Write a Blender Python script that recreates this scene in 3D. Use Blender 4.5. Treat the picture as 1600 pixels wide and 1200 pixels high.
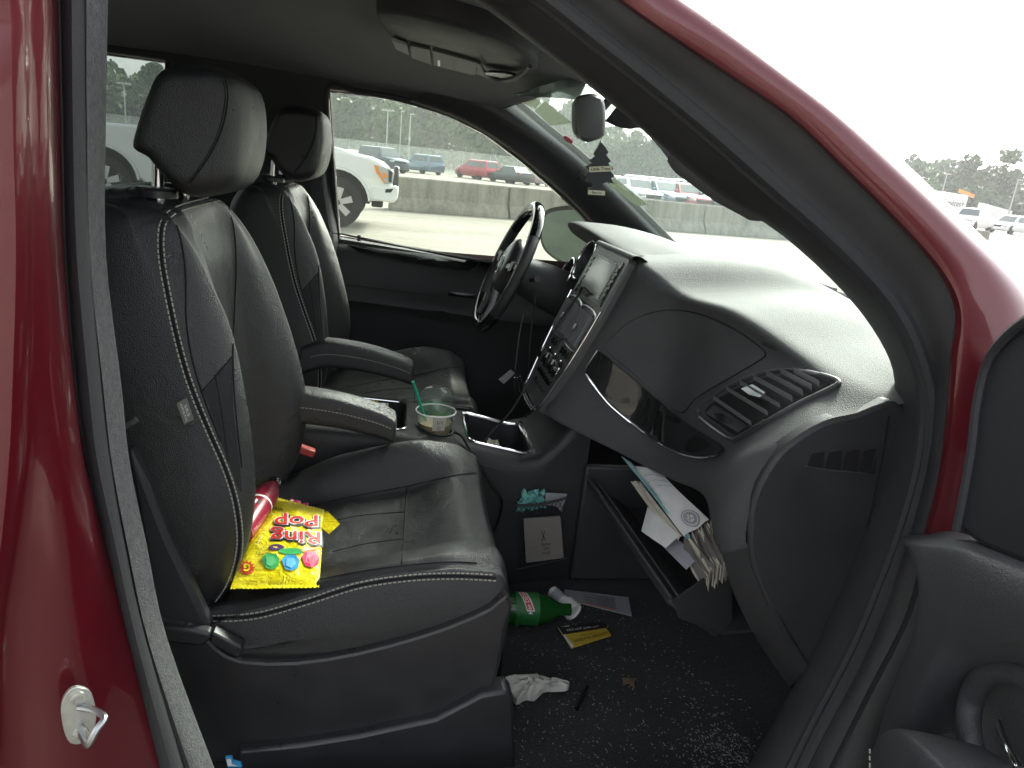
import bpy, bmesh, math, random
import numpy as np
from mathutils import Vector, Matrix
from mathutils.bvhtree import BVHTree
from mathutils.geometry import delaunay_2d_cdt
random.seed(7); rng = np.random.default_rng(7)
rad = math.radians
scn = bpy.context.scene
for o in list(bpy.data.objects): bpy.data.objects.remove(o, do_unlink=True)
col = scn.collection

# ------------------------------------------------------------------ camera
F = 1110.0
CAM = np.array([0.0, -1.62, 1.27])
_yaw, _pit, _roll = rad(10.3), rad(16.8), rad(5.9)
FW = np.array([math.sin(_yaw)*math.cos(_pit), math.cos(_yaw)*math.cos(_pit), -math.sin(_pit)])
_r0 = np.array([math.cos(_yaw), -math.sin(_yaw), 0.0]); _u0 = np.cross(_r0, FW)
RT = _r0*math.cos(_roll)+_u0*math.sin(_roll); UP = -_r0*math.sin(_roll)+_u0*math.cos(_roll)
cd = bpy.data.cameras.new('camera'); co = bpy.data.objects.new('camera', cd); col.objects.link(co)
cd.sensor_fit = 'HORIZONTAL'; cd.sensor_width = 36.0; cd.lens = 36.0*F/1600.0
cd.clip_start = 0.02; cd.clip_end = 5000
M = Matrix(((RT[0], UP[0], -FW[0], CAM[0]), (RT[1], UP[1], -FW[1], CAM[1]), (RT[2], UP[2], -FW[2], CAM[2]), (0, 0, 0, 1)))
co.matrix_world = M; scn.camera = co
scn.render.resolution_x = 1024; scn.render.resolution_y = 768

# ------------------------------------------------------------------ sky, sun, exposure
SUN_EL, SUN_AZ = rad(34), rad(40)      # azimuth measured from +Y towards +X
w = bpy.data.worlds.new('World'); scn.world = w; w.use_nodes = True
nt = w.node_tree; nt.nodes.clear()
sky = nt.nodes.new('ShaderNodeTexSky'); sky.sky_type = 'NISHITA'; sky.sun_disc = False
sky.sun_elevation = SUN_EL; sky.sun_rotation = SUN_AZ; sky.dust_density = 4.0; sky.air_density = 1.0; sky.ozone_density = 1.0
hs = nt.nodes.new('ShaderNodeHueSaturation'); hs.inputs['Saturation'].default_value = 0.22
bg = nt.nodes.new('ShaderNodeBackground'); bg.inputs['Strength'].default_value = 0.12
ow = nt.nodes.new('ShaderNodeOutputWorld')
nt.links.new(sky.outputs[0], hs.inputs['Color']); nt.links.new(hs.outputs[0], bg.inputs[0]); nt.links.new(bg.outputs[0], ow.inputs[0])
sl = bpy.data.lights.new('sun', 'SUN'); sl.energy = 2.0; sl.angle = rad(10); sl.color = (1.0, 0.96, 0.89)
so = bpy.data.objects.new('sun', sl); col.objects.link(so)
sd = Vector((math.sin(SUN_AZ)*math.cos(SUN_EL), math.cos(SUN_AZ)*math.cos(SUN_EL), math.sin(SUN_EL)))
so.rotation_euler = sd.to_track_quat('Z', 'Y').to_euler(); so.location = (20, 0, 40)
scn.view_settings.view_transform = 'Standard'; scn.view_settings.look = 'None'
scn.view_settings.exposure = 2.1; scn.view_settings.gamma = 1.0; scn.view_settings.use_curve_mapping = False

# ------------------------------------------------------------------ pixel -> direction helpers
def ray(px, py): return FW + RT*(px-800)/F - UP*(py-600)/F
def P(px, py, y): d = ray(px, py); return CAM + d*((y-CAM[1])/d[1])
def PX(px, py, x): d = ray(px, py); return CAM + d*((x-CAM[0])/d[0])
def PZ(px, py, z): d = ray(px, py); return CAM + d*((z-CAM[2])/d[2])
def PP(px, py, q, n):
    d = ray(px, py); q = np.array(q, float); n = np.array(n, float)
    return CAM + d*(((q-CAM) @ n)/(d @ n))
def nrm(v): v = np.array(v, float); return v/(np.linalg.norm(v)+1e-12)
A = lambda *a: np.array(a, float)

# ------------------------------------------------------------------ materials
MATS = {}
def mat(name, base=(.5, .5, .5), rough=.5, metal=0., spec=.5, noise=0., nscale=8., bump=0., bscale=200., coat=0., vor=False,
        sheen=0., rvar=0., alpha=None, trans=0., detail=4., wr=0., wscale=20.):
    m = bpy.data.materials.new(name); m.use_nodes = True
    N = m.node_tree; b = N.nodes['Principled BSDF']; L = N.links.new
    b.inputs['Base Color'].default_value = (*base, 1); b.inputs['Roughness'].default_value = rough
    b.inputs['Metallic'].default_value = metal; b.inputs['Specular IOR Level'].default_value = spec
    b.inputs['Coat Weight'].default_value = coat; b.inputs['Coat Roughness'].default_value = .04
    b.inputs['Sheen Weight'].default_value = sheen; b.inputs['Transmission Weight'].default_value = trans
    tc = N.nodes.new('ShaderNodeTexCoord'); ge = N.nodes.new('ShaderNodeNewGeometry')
    if noise or rvar:
        n = N.nodes.new('ShaderNodeTexNoise'); n.inputs['Scale'].default_value = nscale; n.inputs['Detail'].default_value = detail
        n.inputs['Roughness'].default_value = .6
        L(ge.outputs['Position'], n.inputs['Vector'])
        if noise:
            mr = N.nodes.new('ShaderNodeMapRange'); mr.inputs[1].default_value = .3; mr.inputs[2].default_value = .7
            mr.inputs[3].default_value = 1-noise; mr.inputs[4].default_value = 1+noise
            mx = N.nodes.new('ShaderNodeMix'); mx.data_type = 'RGBA'; mx.blend_type = 'MULTIPLY'; mx.inputs[0].default_value = 1
            mx.inputs[6].default_value = (*base, 1)
            L(n.outputs[0], mr.inputs[0]); L(mr.outputs[0], mx.inputs[7]); L(mx.outputs[2], b.inputs['Base Color'])
        if rvar:
            r2 = N.nodes.new('ShaderNodeMapRange'); r2.inputs[1].default_value = .3; r2.inputs[2].default_value = .7
            r2.inputs[3].default_value = max(.02, rough-rvar); r2.inputs[4].default_value = min(1, rough+rvar)
            L(n.outputs[0], r2.inputs[0]); L(r2.outputs[0], b.inputs['Roughness'])
    if bump:
        t = N.nodes.new('ShaderNodeTexVoronoi' if vor else 'ShaderNodeTexNoise'); t.inputs['Scale'].default_value = bscale
        L(ge.outputs['Position'], t.inputs['Vector'])
        bp = N.nodes.new('ShaderNodeBump'); bp.inputs['Strength'].default_value = bump; bp.inputs['Distance'].default_value = .002
        L(t.outputs[0], bp.inputs['Height']); L(bp.outputs[0], b.inputs['Normal'])
    if wr:
        t2 = N.nodes.new('ShaderNodeTexNoise'); t2.inputs['Scale'].default_value = wscale; t2.inputs['Detail'].default_value = 3; t2.inputs['Distortion'].default_value = 1.2
        L(ge.outputs['Position'], t2.inputs['Vector']); b2 = N.nodes.new('ShaderNodeBump'); b2.inputs['Strength'].default_value = wr; b2.inputs['Distance'].default_value = .012
        L(t2.outputs[0], b2.inputs['Height'])
        if bump: L(b2.outputs[0], bp.inputs['Normal'])
        else: L(b2.outputs[0], b.inputs['Normal'])
    MATS[name] = m; return m
def glass(name, tint, film=0., filmcol=(.8, .85, .8), ior=1.45):
    m = bpy.data.materials.new(name); m.use_nodes = True; N = m.node_tree; N.nodes.clear(); L = N.links.new
    out = N.nodes.new('ShaderNodeOutputMaterial'); tr = N.nodes.new('ShaderNodeBsdfTransparent'); tr.inputs[0].default_value = (*tint, 1)
    gl = N.nodes.new('ShaderNodeBsdfGlossy'); gl.inputs['Roughness'].default_value = .02
    lw = N.nodes.new('ShaderNodeLayerWeight'); lw.inputs[0].default_value = .5
    pw = N.nodes.new('ShaderNodeMath'); pw.operation = 'POWER'; pw.inputs[1].default_value = 5; L(lw.outputs['Facing'], pw.inputs[0])
    f0 = ((ior-1)/(ior+1))**2; fr = N.nodes.new('ShaderNodeMath'); fr.operation = 'MULTIPLY_ADD'; fr.inputs[1].default_value = 1-f0; fr.inputs[2].default_value = f0; L(pw.outputs[0], fr.inputs[0])
    mx = N.nodes.new('ShaderNodeMixShader'); L(fr.outputs[0], mx.inputs[0]); L(tr.outputs[0], mx.inputs[1]); L(gl.outputs[0], mx.inputs[2])
    last = mx
    if film:
        df = N.nodes.new('ShaderNodeBsdfDiffuse'); df.inputs[0].default_value = (*filmcol, 1)
        tl = N.nodes.new('ShaderNodeBsdfTranslucent'); tl.inputs[0].default_value = (*filmcol, 1)
        ad = N.nodes.new('ShaderNodeMixShader'); ad.inputs[0].default_value = .6; L(df.outputs[0], ad.inputs[1]); L(tl.outputs[0], ad.inputs[2])
        n = N.nodes.new('ShaderNodeTexNoise'); n.inputs['Scale'].default_value = 3; n.inputs['Detail'].default_value = 2
        ge = N.nodes.new('ShaderNodeNewGeometry'); L(ge.outputs['Position'], n.inputs['Vector'])
        mr = N.nodes.new('ShaderNodeMapRange'); mr.inputs[1].default_value = .3; mr.inputs[2].default_value = .75
        mr.inputs[3].default_value = film*.75; mr.inputs[4].default_value = film*1.3; L(n.outputs[0], mr.inputs[0])
        m2 = N.nodes.new('ShaderNodeMixShader'); L(mr.outputs[0], m2.inputs[0]); L(mx.outputs[0], m2.inputs[1]); L(ad.outputs[0], m2.inputs[2]); last = m2
    L(last.outputs[0], out.inputs[0]); MATS[name] = m; return m
mat('leather', (.018, .0188, .0200), .34, spec=.8, bump=.5, bscale=650, vor=True, rvar=.08, nscale=14, noise=.15, wr=.2, wscale=16)
mat('leather_insert', (.013, .0135, .0145), .6, spec=.45, bump=.5, bscale=700, vor=True, noise=.25, nscale=25)
mat('plastic', (.028, .0285, .0305), .55, bump=.25, bscale=500, noise=.12, nscale=12, rvar=.06)
mat('plastic_pad', (.076, .078, .080), .62, spec=.22, bump=.5, bscale=600, vor=True, noise=.08, nscale=10)
mat('plastic_smooth', (.026, .0265, .0285), .35, noise=.1, nscale=20, rvar=.08)
mat('trim_grey', (.052, .054, .058), .5, bump=.5, bscale=500, noise=.08)
mat('headliner', (.046, .049, .060), .95, bump=.3, bscale=900, noise=.12, nscale=30, sheen=.2)
mat('carpet', (.011, .0112, .0125), 1.0, bump=1.0, bscale=260, noise=.75, nscale=220, sheen=.15)
mat('rubber', (.030, .031, .034), .7, bump=.3, bscale=300)
mat('seal_flock', (.085, .087, .09), .9, bump=.8, bscale=350, noise=.25, nscale=120)
mat('piano_black', (.006, .006, .007), .06, coat=.6)
mat('chrome', (.75, .76, .77), .12, metal=1.)
mat('satin_metal', (.45, .46, .47), .32, metal=1.)
mat('zinc', (.55, .56, .52), .38, metal=.8, noise=.15, nscale=60)
mat('stitch', (.42, .40, .35), .8)
mat('seam', (.004, .004, .005), .9)
mat('red_paint', (.11, .003, .010), .34, metal=.25, coat=1.0, noise=.05, nscale=300)
mat('screen', (.16, .175, .16), .15, spec=.7)
mat('black_gloss', (.01, .01, .011), .18)
mat('white_print', (.62, .62, .58), .6)
mat('label_grey', (.30, .31, .31), .6)
mat('slat_grey', (.17, .175, .18), .4)
mat('stack_grey', (.085, .088, .09), .38)
mat('tag_cloth', (.16, .165, .15), .85, bump=.4, bscale=400)
mat('buckle_red', (.45, .06, .05), .4)
mat('cable', (.006, .006, .006), .45)
mat('mirror_glass', (.15, .19, .175), .03, metal=1.)
glass('side_glass', (.92, .965, .915), .006)
glass('privacy_glass', (.56, .60, .58), .008)
glass('windscreen_glass', (.84, .93, .87), .045, (.70, .85, .78), 1.30)
glass('clear_plastic', (.86, .9, .87), .10, (.9, .92, .9))

# ------------------------------------------------------------------ mesh helpers
WLOC = {}
def _link(name, me, parent, loc):
    o = bpy.data.objects.new(name, me); col.objects.link(o)
    pw = WLOC.get(parent.name, Vector((0, 0, 0))) if parent else Vector((0, 0, 0))
    if parent: o.parent = parent
    o.location = Vector(loc)-pw; WLOC[o.name] = Vector(loc); return o
def empty(name, loc, parent=None):
    return _link(name, None, parent, loc)
def tag(o, label=None, cat=None, group=None, kind=None):
    if label: o['label'] = label
    if cat: o['category'] = cat
    if group: o['group'] = group
    if kind: o['kind'] = kind
    return o
class MB:
    def __init__(s): s.v = []; s.f = []; s.mi = []
    def add(s, v, f, mi=0):
        k = len(s.v); s.v += [tuple(map(float, p)) for p in v]; s.f += [tuple(i+k for i in q) for q in f]; s.mi += [mi]*len(f); return s
    def obj(s, name, m, parent=None, smooth=True, bevel=0., sub=0, angle=40):
        v = np.array(s.v); loc = A(v[:, 0].mean(), v[:, 1].mean(), v[:, 2].min())
        me = bpy.data.meshes.new(name); me.from_pydata([tuple(p) for p in v-loc], [], s.f)
        for mm in (m if isinstance(m, (list, tuple)) else [m]): me.materials.append(MATS[mm])
        if any(s.mi): me.polygons.foreach_set('material_index', s.mi)
        bm = bmesh.new(); bm.from_mesh(me); bmesh.ops.recalc_face_normals(bm, faces=bm.faces); bm.to_mesh(me); bm.free()
        if smooth:
            me.polygons.foreach_set('use_smooth', [True]*len(me.polygons)); me.set_sharp_from_angle(angle=rad(angle))
        o = _link(name, me, parent, loc)
        if bevel:
            b = o.modifiers.new('bevel', 'BEVEL'); b.width = bevel; b.segments = 2; b.limit_method = 'ANGLE'; b.angle_limit = rad(35)
        if sub:
            b = o.modifiers.new('sub', 'SUBSURF'); b.levels = sub; b.render_levels = sub
        return o
def cr(pts, n, closed=False):
    """Catmull-Rom resample: n samples per span."""
    p = np.array(pts, float); N = len(p); out = []
    for i in range(N if closed else N-1):
        if closed: a, b, c, d = p[(i-1) % N], p[i], p[(i+1) % N], p[(i+2) % N]
        else: a, b, c, d = p[max(i-1, 0)], p[i], p[i+1], p[min(i+2, N-1)]
        for k in range(n):
            t = k/n
            out.append(.5*((2*b)+(-a+c)*t+(2*a-5*b+4*c-d)*t*t+(-a+3*b-3*c+d)*t**3))
    if not closed: out.append(p[-1])
    return np.array(out)
def resamp(pts, n):
    p = np.array(pts, float); d = np.r_[0, np.cumsum(np.linalg.norm(np.diff(p, axis=0), axis=1))]
    t = np.linspace(0, d[-1], n); return np.stack([np.interp(t, d, p[:, i]) for i in range(p.shape[1])], 1)
def grid(rows, cu=False, cv=False, capu=False, flip=False):
    """rows: list of equal-length point rows. cu closes along a row, cv closes rows."""
    n = len(rows); m = len(rows[0]); v = [p for r in rows for p in r]; f = []
    for i in range(n if cv else n-1):
        for j in range(m if cu else m-1):
            a, b = i*m+j, i*m+(j+1) % m; c, d = ((i+1) % n)*m+(j+1) % m, ((i+1) % n)*m+j
            f.append((a, b, c, d))
    if capu: f += [tuple(range(m))[::-1], tuple((n-1)*m+j for j in range(m))]
    return v, f
def smooth_grid(rows, nu, nv, cu=False):
    R = [cr(r, nu, cu) for r in rows]; R = np.array(R); out = np.array([cr(R[:, j], nv) for j in range(R.shape[1])])
    return [list(out[:, i]) for i in range(out.shape[1])]
def tube(pts, r, n=8, closed=False, cap=True):
    p = np.array(pts, float); N = len(p); rr = np.full(N, r) if np.isscalar(r) else np.array(r)
    T = np.zeros_like(p); T[1:-1] = p[2:]-p[:-2]; T[0] = p[1]-p[0]; T[-1] = p[-1]-p[-2]
    if closed: T[0] = p[1]-p[-1]; T[-1] = p[0]-p[-2]
    up = A(0, 0, 1) if abs(nrm(T[0])[2]) < .9 else A(1, 0, 0); rows = []; a = nrm(np.cross(T[0], up))
    for i in range(N):
        t = nrm(T[i]); a = nrm(a-t*(a@t)); b = np.cross(t, a)
        rows.append([p[i]+rr[i]*(a*math.cos(k*2*math.pi/n)+b*math.sin(k*2*math.pi/n)) for k in range(n)])
    return grid(rows, cu=True, cv=closed, capu=cap and not closed)
def prism(poly, off):
    """poly: 3D outline, off: extrusion vector."""
    p = [np.array(q, float) for q in poly]; n = len(p); off = np.array(off, float)
    v = p+[q+off for q in p]
    f = [tuple(range(n))[::-1], tuple(range(n, 2*n))]+[(i, (i+1) % n, n+(i+1) % n, n+i) for i in range(n)]
    return v, f
def box(c, s, ax=None):
    c = np.array(c, float); hx, hy, hz = [q/2 for q in s]
    X, Y_, Z_ = ax if ax is not None else (A(1, 0, 0), A(0, 1, 0), A(0, 0, 1))
    v = [c+X*hx*i+Y_*hy*j+Z_*hz*k for k in (-1, 1) for j in (-1, 1) for i in (-1, 1)]
    return v, [(0, 2, 3, 1), (4, 5, 7, 6), (0, 1, 5, 4), (2, 6, 7, 3), (0, 4, 6, 2), (1, 3, 7, 5)]
def lathe(prof, c, axis, n=24, cap=True):
    """prof: (t along axis, radius)."""
    ax = nrm(axis); up = A(0, 0, 1) if abs(ax[2]) < .9 else A(1, 0, 0); a = nrm(np.cross(ax, up)); b = np.cross(ax, a); c = np.array(c, float)
    rows = [[c+ax*t+r*(a*math.cos(k*2*math.pi/n)+b*math.sin(k*2*math.pi/n)) for k in range(n)] for t, r in prof]
    return grid(rows, cu=True, capu=cap)
def torus(c, axis, R, r, n=48, m=10, a0=0, a1=2*math.pi):
    ax = nrm(axis); up = A(0, 0, 1) if abs(ax[2]) < .9 else A(1, 0, 0); a = nrm(np.cross(ax, up)); b = np.cross(ax, a); c = np.array(c, float)
    full = abs(a1-a0-2*math.pi) < 1e-6; k = n if full else n+1
    pts = [c+R*(a*math.cos(a0+(a1-a0)*i/n)+b*math.sin(a0+(a1-a0)*i/n)) for i in range(k)]
    return tube(pts, r, m, closed=full)
def bvh_of(*objs):
    V = []; Fs = []
    for o in objs:
        k = len(V); l = WLOC[o.name]; V += [tuple(Vector(v.co)+l) for v in o.data.vertices]; Fs += [tuple(i+k for i in p.vertices) for p in o.data.polygons]
    return BVHTree.FromPolygons(V, Fs)
def hit(b, px, py):
    d = nrm(ray(px, py)); h = b.ray_cast(Vector(CAM), Vector(d))
    if h[0] is None: return None, None
    n = np.array(h[1]); n = -n if n @ d > 0 else n
    return np.array(h[0]), n
def lay_line(b, pts, r, off=0., n=6, res=None):
    """tube following pixel polyline on surface b."""
    q = cr(pts, 6) if len(pts) > 2 else resamp(pts, 12)
    if res: q = resamp(q, res)
    o = []
    for x, y in q:
        h, m = hit(b, x, y)
        if h is not None: o.append(h+m*off)
    return o
def lay_panel(b, outline, h, step=8, base=-.004, smoothn=True):
    """solid panel of height h whose outline follows pixels on surface b."""
    q = np.array(outline, float); n = len(q)
    x0, y0 = q.min(0); x1, y1 = q.max(0)
    def inside(x, y):
        c = False
        for i in range(n):
            a, d = q[i], q[i-1]
            if (a[1] > y) != (d[1] > y) and x < (d[0]-a[0])*(y-a[1])/(d[1]-a[1])+a[0]: c = not c
        return c
    def dist(x, y):
        a = q; bb = np.roll(q, -1, 0); ab = bb-a; t = np.clip(((A(x, y)-a)*ab).sum(1)/((ab*ab).sum(1)+1e-9), 0, 1)
        return np.linalg.norm(a+ab*t[:, None]-A(x, y), axis=1).min()
    inner = [(x, y) for x in np.arange(x0+step/2, x1, step) for y in np.arange(y0+step/2, y1, step) if inside(x, y) and dist(x, y) > step*.45]
    pts = [Vector(p) for p in list(map(tuple, q))+inner]
    vs, es, fs, *_ = delaunay_2d_cdt(pts, [(i, (i+1) % n) for i in range(n)], [], 1, 1e-4)
    top = []; bot = []
    ok = True
    for p in vs:
        hh, m = hit(b, p[0], p[1])
        if hh is None: hh, m = (top[-1], A(-1, 0, 0)) if top else (P(p[0], p[1], 0), A(0, -1, 0))
        top.append(hh+m*h); bot.append(hh+m*base)
    k = len(vs); faces = [tuple(f) for f in fs]
    bd = {}
    for f in faces:
        for i in range(len(f)):
            e = (f[i], f[(i+1) % len(f)]); bd[e] = 1
    side = [(a, c, c+k, a+k) for (a, c) in bd if (c, a) not in bd]
    return top+bot, faces+[tuple(i+k for i in f)[::-1] for f in faces]+side
_tc = {}
def text2d(s, size=1., bold=0., shear=0., align='CENTER'):
    cu = bpy.data.curves.new('t', 'FONT'); cu.body = s; cu.size = size; cu.offset = bold; cu.shear = shear; cu.align_x = align; cu.align_y = 'CENTER'
    cu.resolution_u = 3; cu.fill_mode = 'FRONT'
    o = bpy.data.objects.new('t', cu); me = o.to_mesh()
    v = [tuple(p.co)[:2] for p in me.vertices]; f = [tuple(p.vertices) for p in me.polygons]
    o.to_mesh_clear(); bpy.data.objects.remove(o); bpy.data.curves.remove(cu); return v, f
def on_map(vf, fn):
    v, f = vf; return [fn(x, y) for x, y in v], f
def quadmap(c00, c10, c11, c01, bulge=None):
    c00, c10, c11, c01 = map(lambda q: np.array(q, float), (c00, c10, c11, c01)); n = nrm(np.cross(c10-c00, c01-c00))
    if n @ (CAM-c00) < 0: n = -n
    def fn(u, v, h=0.):
        p = c00*(1-u)*(1-v)+c10*u*(1-v)+c11*u*v+c01*(1-u)*v
        return p+n*(h+(bulge(u, v) if bulge else 0))
    return fn

# ================================================================== SETTING: ground
def concrete_mat(name, base, dark, scale, stretch=(.35, 1, 1)):
    m = bpy.data.materials.new(name); m.use_nodes = True; N = m.node_tree; b = N.nodes['Principled BSDF']; L = N.links.new
    ge = N.nodes.new('ShaderNodeNewGeometry')
    n1 = N.nodes.new('ShaderNodeTexNoise'); n1.inputs['Scale'].default_value = scale; n1.inputs['Detail'].default_value = 8; n1.inputs['Roughness'].default_value = .65
    mp = N.nodes.new('ShaderNodeMapping'); mp.inputs['Scale'].default_value = stretch
    n2 = N.nodes.new('ShaderNodeTexNoise'); n2.inputs['Scale'].default_value = scale*14; n2.inputs['Detail'].default_value = 5
    L(ge.outputs['Position'], mp.inputs[0]); L(mp.outputs[0], n1.inputs['Vector']); L(ge.outputs['Position'], n2.inputs['Vector'])
    ad = N.nodes.new('ShaderNodeMath'); ad.operation = 'ADD'; ml = N.nodes.new('ShaderNodeMath'); ml.operation = 'MULTIPLY'; ml.inputs[1].default_value = .35
    L(n2.outputs[0], ml.inputs[0]); L(n1.outputs[0], ad.inputs[0]); L(ml.outputs[0], ad.inputs[1])
    cr_ = N.nodes.new('ShaderNodeValToRGB'); cr_.color_ramp.elements[0].position = .42; cr_.color_ramp.elements[0].color = (*dark, 1)
    cr_.color_ramp.elements[1].position = .78; cr_.color_ramp.elements[1].color = (*base, 1)
    L(ad.outputs[0], cr_.inputs[0]); L(cr_.outputs[0], b.inputs['Base Color']); b.inputs['Roughness'].default_value = .9
    bp = N.nodes.new('ShaderNodeBump'); bp.inputs['Strength'].default_value = .4; bp.inputs['Distance'].default_value = .01
    L(n2.outputs[0], bp.inputs['Height']); L(bp.outputs[0], b.inputs['Normal']); MATS[name] = m
concrete_mat('lot_concrete', (.25, .235, .195), (.11, .103, .083), .35)
concrete_mat('barrier_concrete', (.33, .315, .265), (.13, .125, .10), 1.6, (2.2, 2.2, .22))
concrete_mat('verge_soil', (.16, .15, .09), (.06, .075, .035), .3)
g = MB(); s = 2500
g.add([(-s, -s, 0), (s, -s, 0), (s, s, 0), (-s, s, 0)], [(0, 1, 2, 3)])
tag(g.obj('ground', 'lot_concrete', smooth=False), kind='structure')

# ================================================================== MINIVAN
van = tag(empty('minivan', (0, 0, 0)), 'red minivan with open front passenger door and black leather interior', 'minivan')
def yt(z): return .86-.208*(z-.97) if z > .97 else .86      # far side glass plane

# ---- near door opening: hinge/windscreen pillar -------------------------------------------------
ST = [
 ((1014,-55,-.77),(905,-50,-.80),(800,-45,-.76),(700,-40,-.68)),
 ((1076,-8,-.775),(965,-5,-.80),(865,0,-.76),(780,20,-.68)),
 ((1138,34,-.78),(1040,48,-.81),(940,60,-.765),(880,95,-.68)),
 ((1240,112,-.79),(1140,115,-.815),(1035,135,-.77),(970,165,-.685)),
 ((1322,178,-.80),(1235,180,-.825),(1125,210,-.775),(1045,228,-.69)),
 ((1400,245,-.81),(1318,258,-.835),(1215,290,-.785),(1130,300,-.695)),
 ((1500,340,-.835),(1405,345,-.85),(1310,375,-.80),(1235,370,-.705)),
 ((1600,440,-.86),(1474,424,-.868),(1390,460,-.815),(1330,458,-.72)),
 ((1640,520,-.88),(1502,488,-.882),(1435,540,-.83),(1388,535,-.74)),
 ((1640,600,-.90),(1496,560,-.888),(1458,630,-.84),(1412,602,-.755)),
 ((1620,700,-.90),(1488,655,-.893),(1453,720,-.845),(1402,690,-.775)),
 ((1590,790,-.90),(1474,755,-.893),(1430,810,-.85),(1375,800,-.785)),
 ((1560,860,-.90),(1452,840,-.893),(1398,900,-.85),(1335,910,-.79)),
 ((1500,980,-.90),(1425,960,-.895),(1348,1020,-.85),(1285,1020,-.79)),
 ((1430,1110,-.90),(1360,1090,-.895),(1290,1130,-.85),(1225,1130,-.79)),
 ((1370,1210,-.90),(1300,1210,-.895),(1250,1210,-.85),(1180,1210,-.79))]
def away(p, d): return p+nrm(p-CAM)*d
lineS = [P(*q[0]) for q in ST]; lineB = [P(*q[1]) for q in ST]; lineM = [P(*q[2]) for q in ST]; lineT = [P(*q[3]) for q in ST]
rows = [[away(p, .13)+A(.05, .06, -.02) for p in lineS], [away(p, .05) for p in lineS], lineS, [(a*.45+b*.55)+A(0, -.018, .004) for a, b in zip(lineS, lineB)], lineB, [away(b, .02)+A(0, .012, 0) for b in lineB]]
smr = smooth_grid(rows, 4, 4)
nC = 12*4+1; MB().add(*grid([r[:nC] for r in smr])).obj('pillar_panel', 'red_paint', van); MB().add(*grid([r[nC-1:] for r in smr])).obj('hinge_panel', 'plastic', van)
rows = [[away(b, .012)+A(0, .004, 0) for b in lineB], [b*.7+m*.3+A(0, .012, 0) for b, m in zip(lineB, lineM)], [b*.3+m*.7+A(0, .010, 0) for b, m in zip(lineB, lineM)], lineM]
MB().add(*grid(smooth_grid(rows, 4, 3))).obj('jamb_panel', 'plastic', van)
# rubber door seal along M with two lips, then pillar trim to the cabin
sealp = cr(lineM, 5)
MB().add(*tube(sealp+A(0, .002, 0), .0095, 8)).obj('door_seal', 'rubber', van)
MB().add(*tube(cr([m*.80+t*.20+A(0, .008, 0) for m, t in zip(lineM, lineT)], 5), .006, 6)).obj('door_seal', 'rubber', van)
rows = [[m+A(0, .008, 0) for m in lineM], [m*.6+t*.4+A(0, -.004, 0) for m, t in zip(lineM, lineT)], lineT, [away(t, .03)+A(0, .02, 0) for t in lineT], [away(t, .09)+A(.03, .0, 0) for t in lineT]]
MB().add(*grid(smooth_grid(rows, 4, 3))).obj('pillar_trim', 'plastic', van)
# ---- near B-pillar -------------------------------------------------------------------------------
py = [-230, -60, 0, 200, 400, 600, 720, 850, 1000, 1210]
BL = dict(
 r0=([-330]*10, -.975), r1=([-25, -25, -20, -15, -10, -15, -20, -30, -50, -60], -.992), r1b=([46, 48, 50, 52, 54, 50, 45, 30, 12, 20], -.965),
 r1c=([76, 76, 76, 78, 80, 84, 92, 96, 100, 118], -.948), r2=([84, 84, 86, 90, 96, 112, 126, 143, 156, 190], -.915), r3=([92, 92, 92, 97, 102, 118, 135, 165, 200, 252], -.885))
def rowof(xs, y): return [P(a, b, y+(.09 if b < -100 else 0)) for a, b in zip(xs, py)]
rows = [rowof(*BL[k]) for k in ('r0', 'r1', 'r1b', 'r1c', 'r2', 'r3')]
MB().add(*grid(smooth_grid(rows, 4, 4))).obj('pillar_panel', 'red_paint', van)
r3 = rowof([92, 92, 92, 97, 102, 118, 135, 165, 200, 252], -.883); r4a = rowof([112, 112, 112, 114, 120, 138, 152, 180, 213, 270], -.895)
r4 = rowof([132, 132, 132, 134, 140, 158, 172, 195, 228, 292], -.875); r5 = rowof([160, 160, 160, 157, 158, 182, 195, 222, 255, 332], -.845)
MB().add(*grid(smooth_grid([[away(p, .02) for p in r3], r3, r4a, r4, [away(p, .02) for p in r4]], 4, 3))).obj('door_seal', 'rubber', van)
r4b = [a*.98+b*.02+A(0, .004, 0) for a, b in zip(r4, r5)]; r45 = [(a+b)/2+A(0, -.012, 0) for a, b in zip(r4, r5)]
MB().add(*grid(smooth_grid([[away(p, .02) for p in r4b], r4b, r45, r5, [away(p, .03) for p in r5], [away(p, .16)+A(-.06, 0, 0) for p in r5]], 4, 3))).obj('flocked_seal', 'seal_flock', van)
# striker
def striker():
    c = P(122, 1108, -.955); n = nrm(A(.45, -.88, .05)); t = A(0, 0, 1); t = nrm(t-n*(t@n)); sdir = np.cross(t, n)
    c = c+n*.006
    o_ = [c+t*a+sdir*b for a, b in [(.034, -.004), (.026, .010), (.004, .015), (-.020, .013), (-.034, .004), (-.030, -.010), (-.006, -.015), (.020, -.014)]]
    o_ = list(cr(o_, 4, True)); pl = MB().add(*prism(o_, n*.005)).obj('striker_plate', 'zinc', van, bevel=.001, smooth=False)
    for a in (.022, -.022):
        MB().add(*lathe([(0, .0075), (.003, .007), (.0035, .004), (.002, .0035)], c+t*a+n*.005, n, 14)).obj('bolt', 'zinc', pl)
    q0 = c+t*.010+n*.005; q1 = c-t*.014+n*.005
    loop = cr([q0, q0+n*.012+sdir*.012, q0+n*.030+sdir*.020, q0+n*.036+sdir*.012-t*.006, q1+n*.036+sdir*.004+t*.004, q1+n*.026+sdir*.002, q1+n*.012, q1], 4)
    MB().add(*tube(loop, .0036, 8)).obj('striker_loop', 'satin_metal', pl)
striker()
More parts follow.
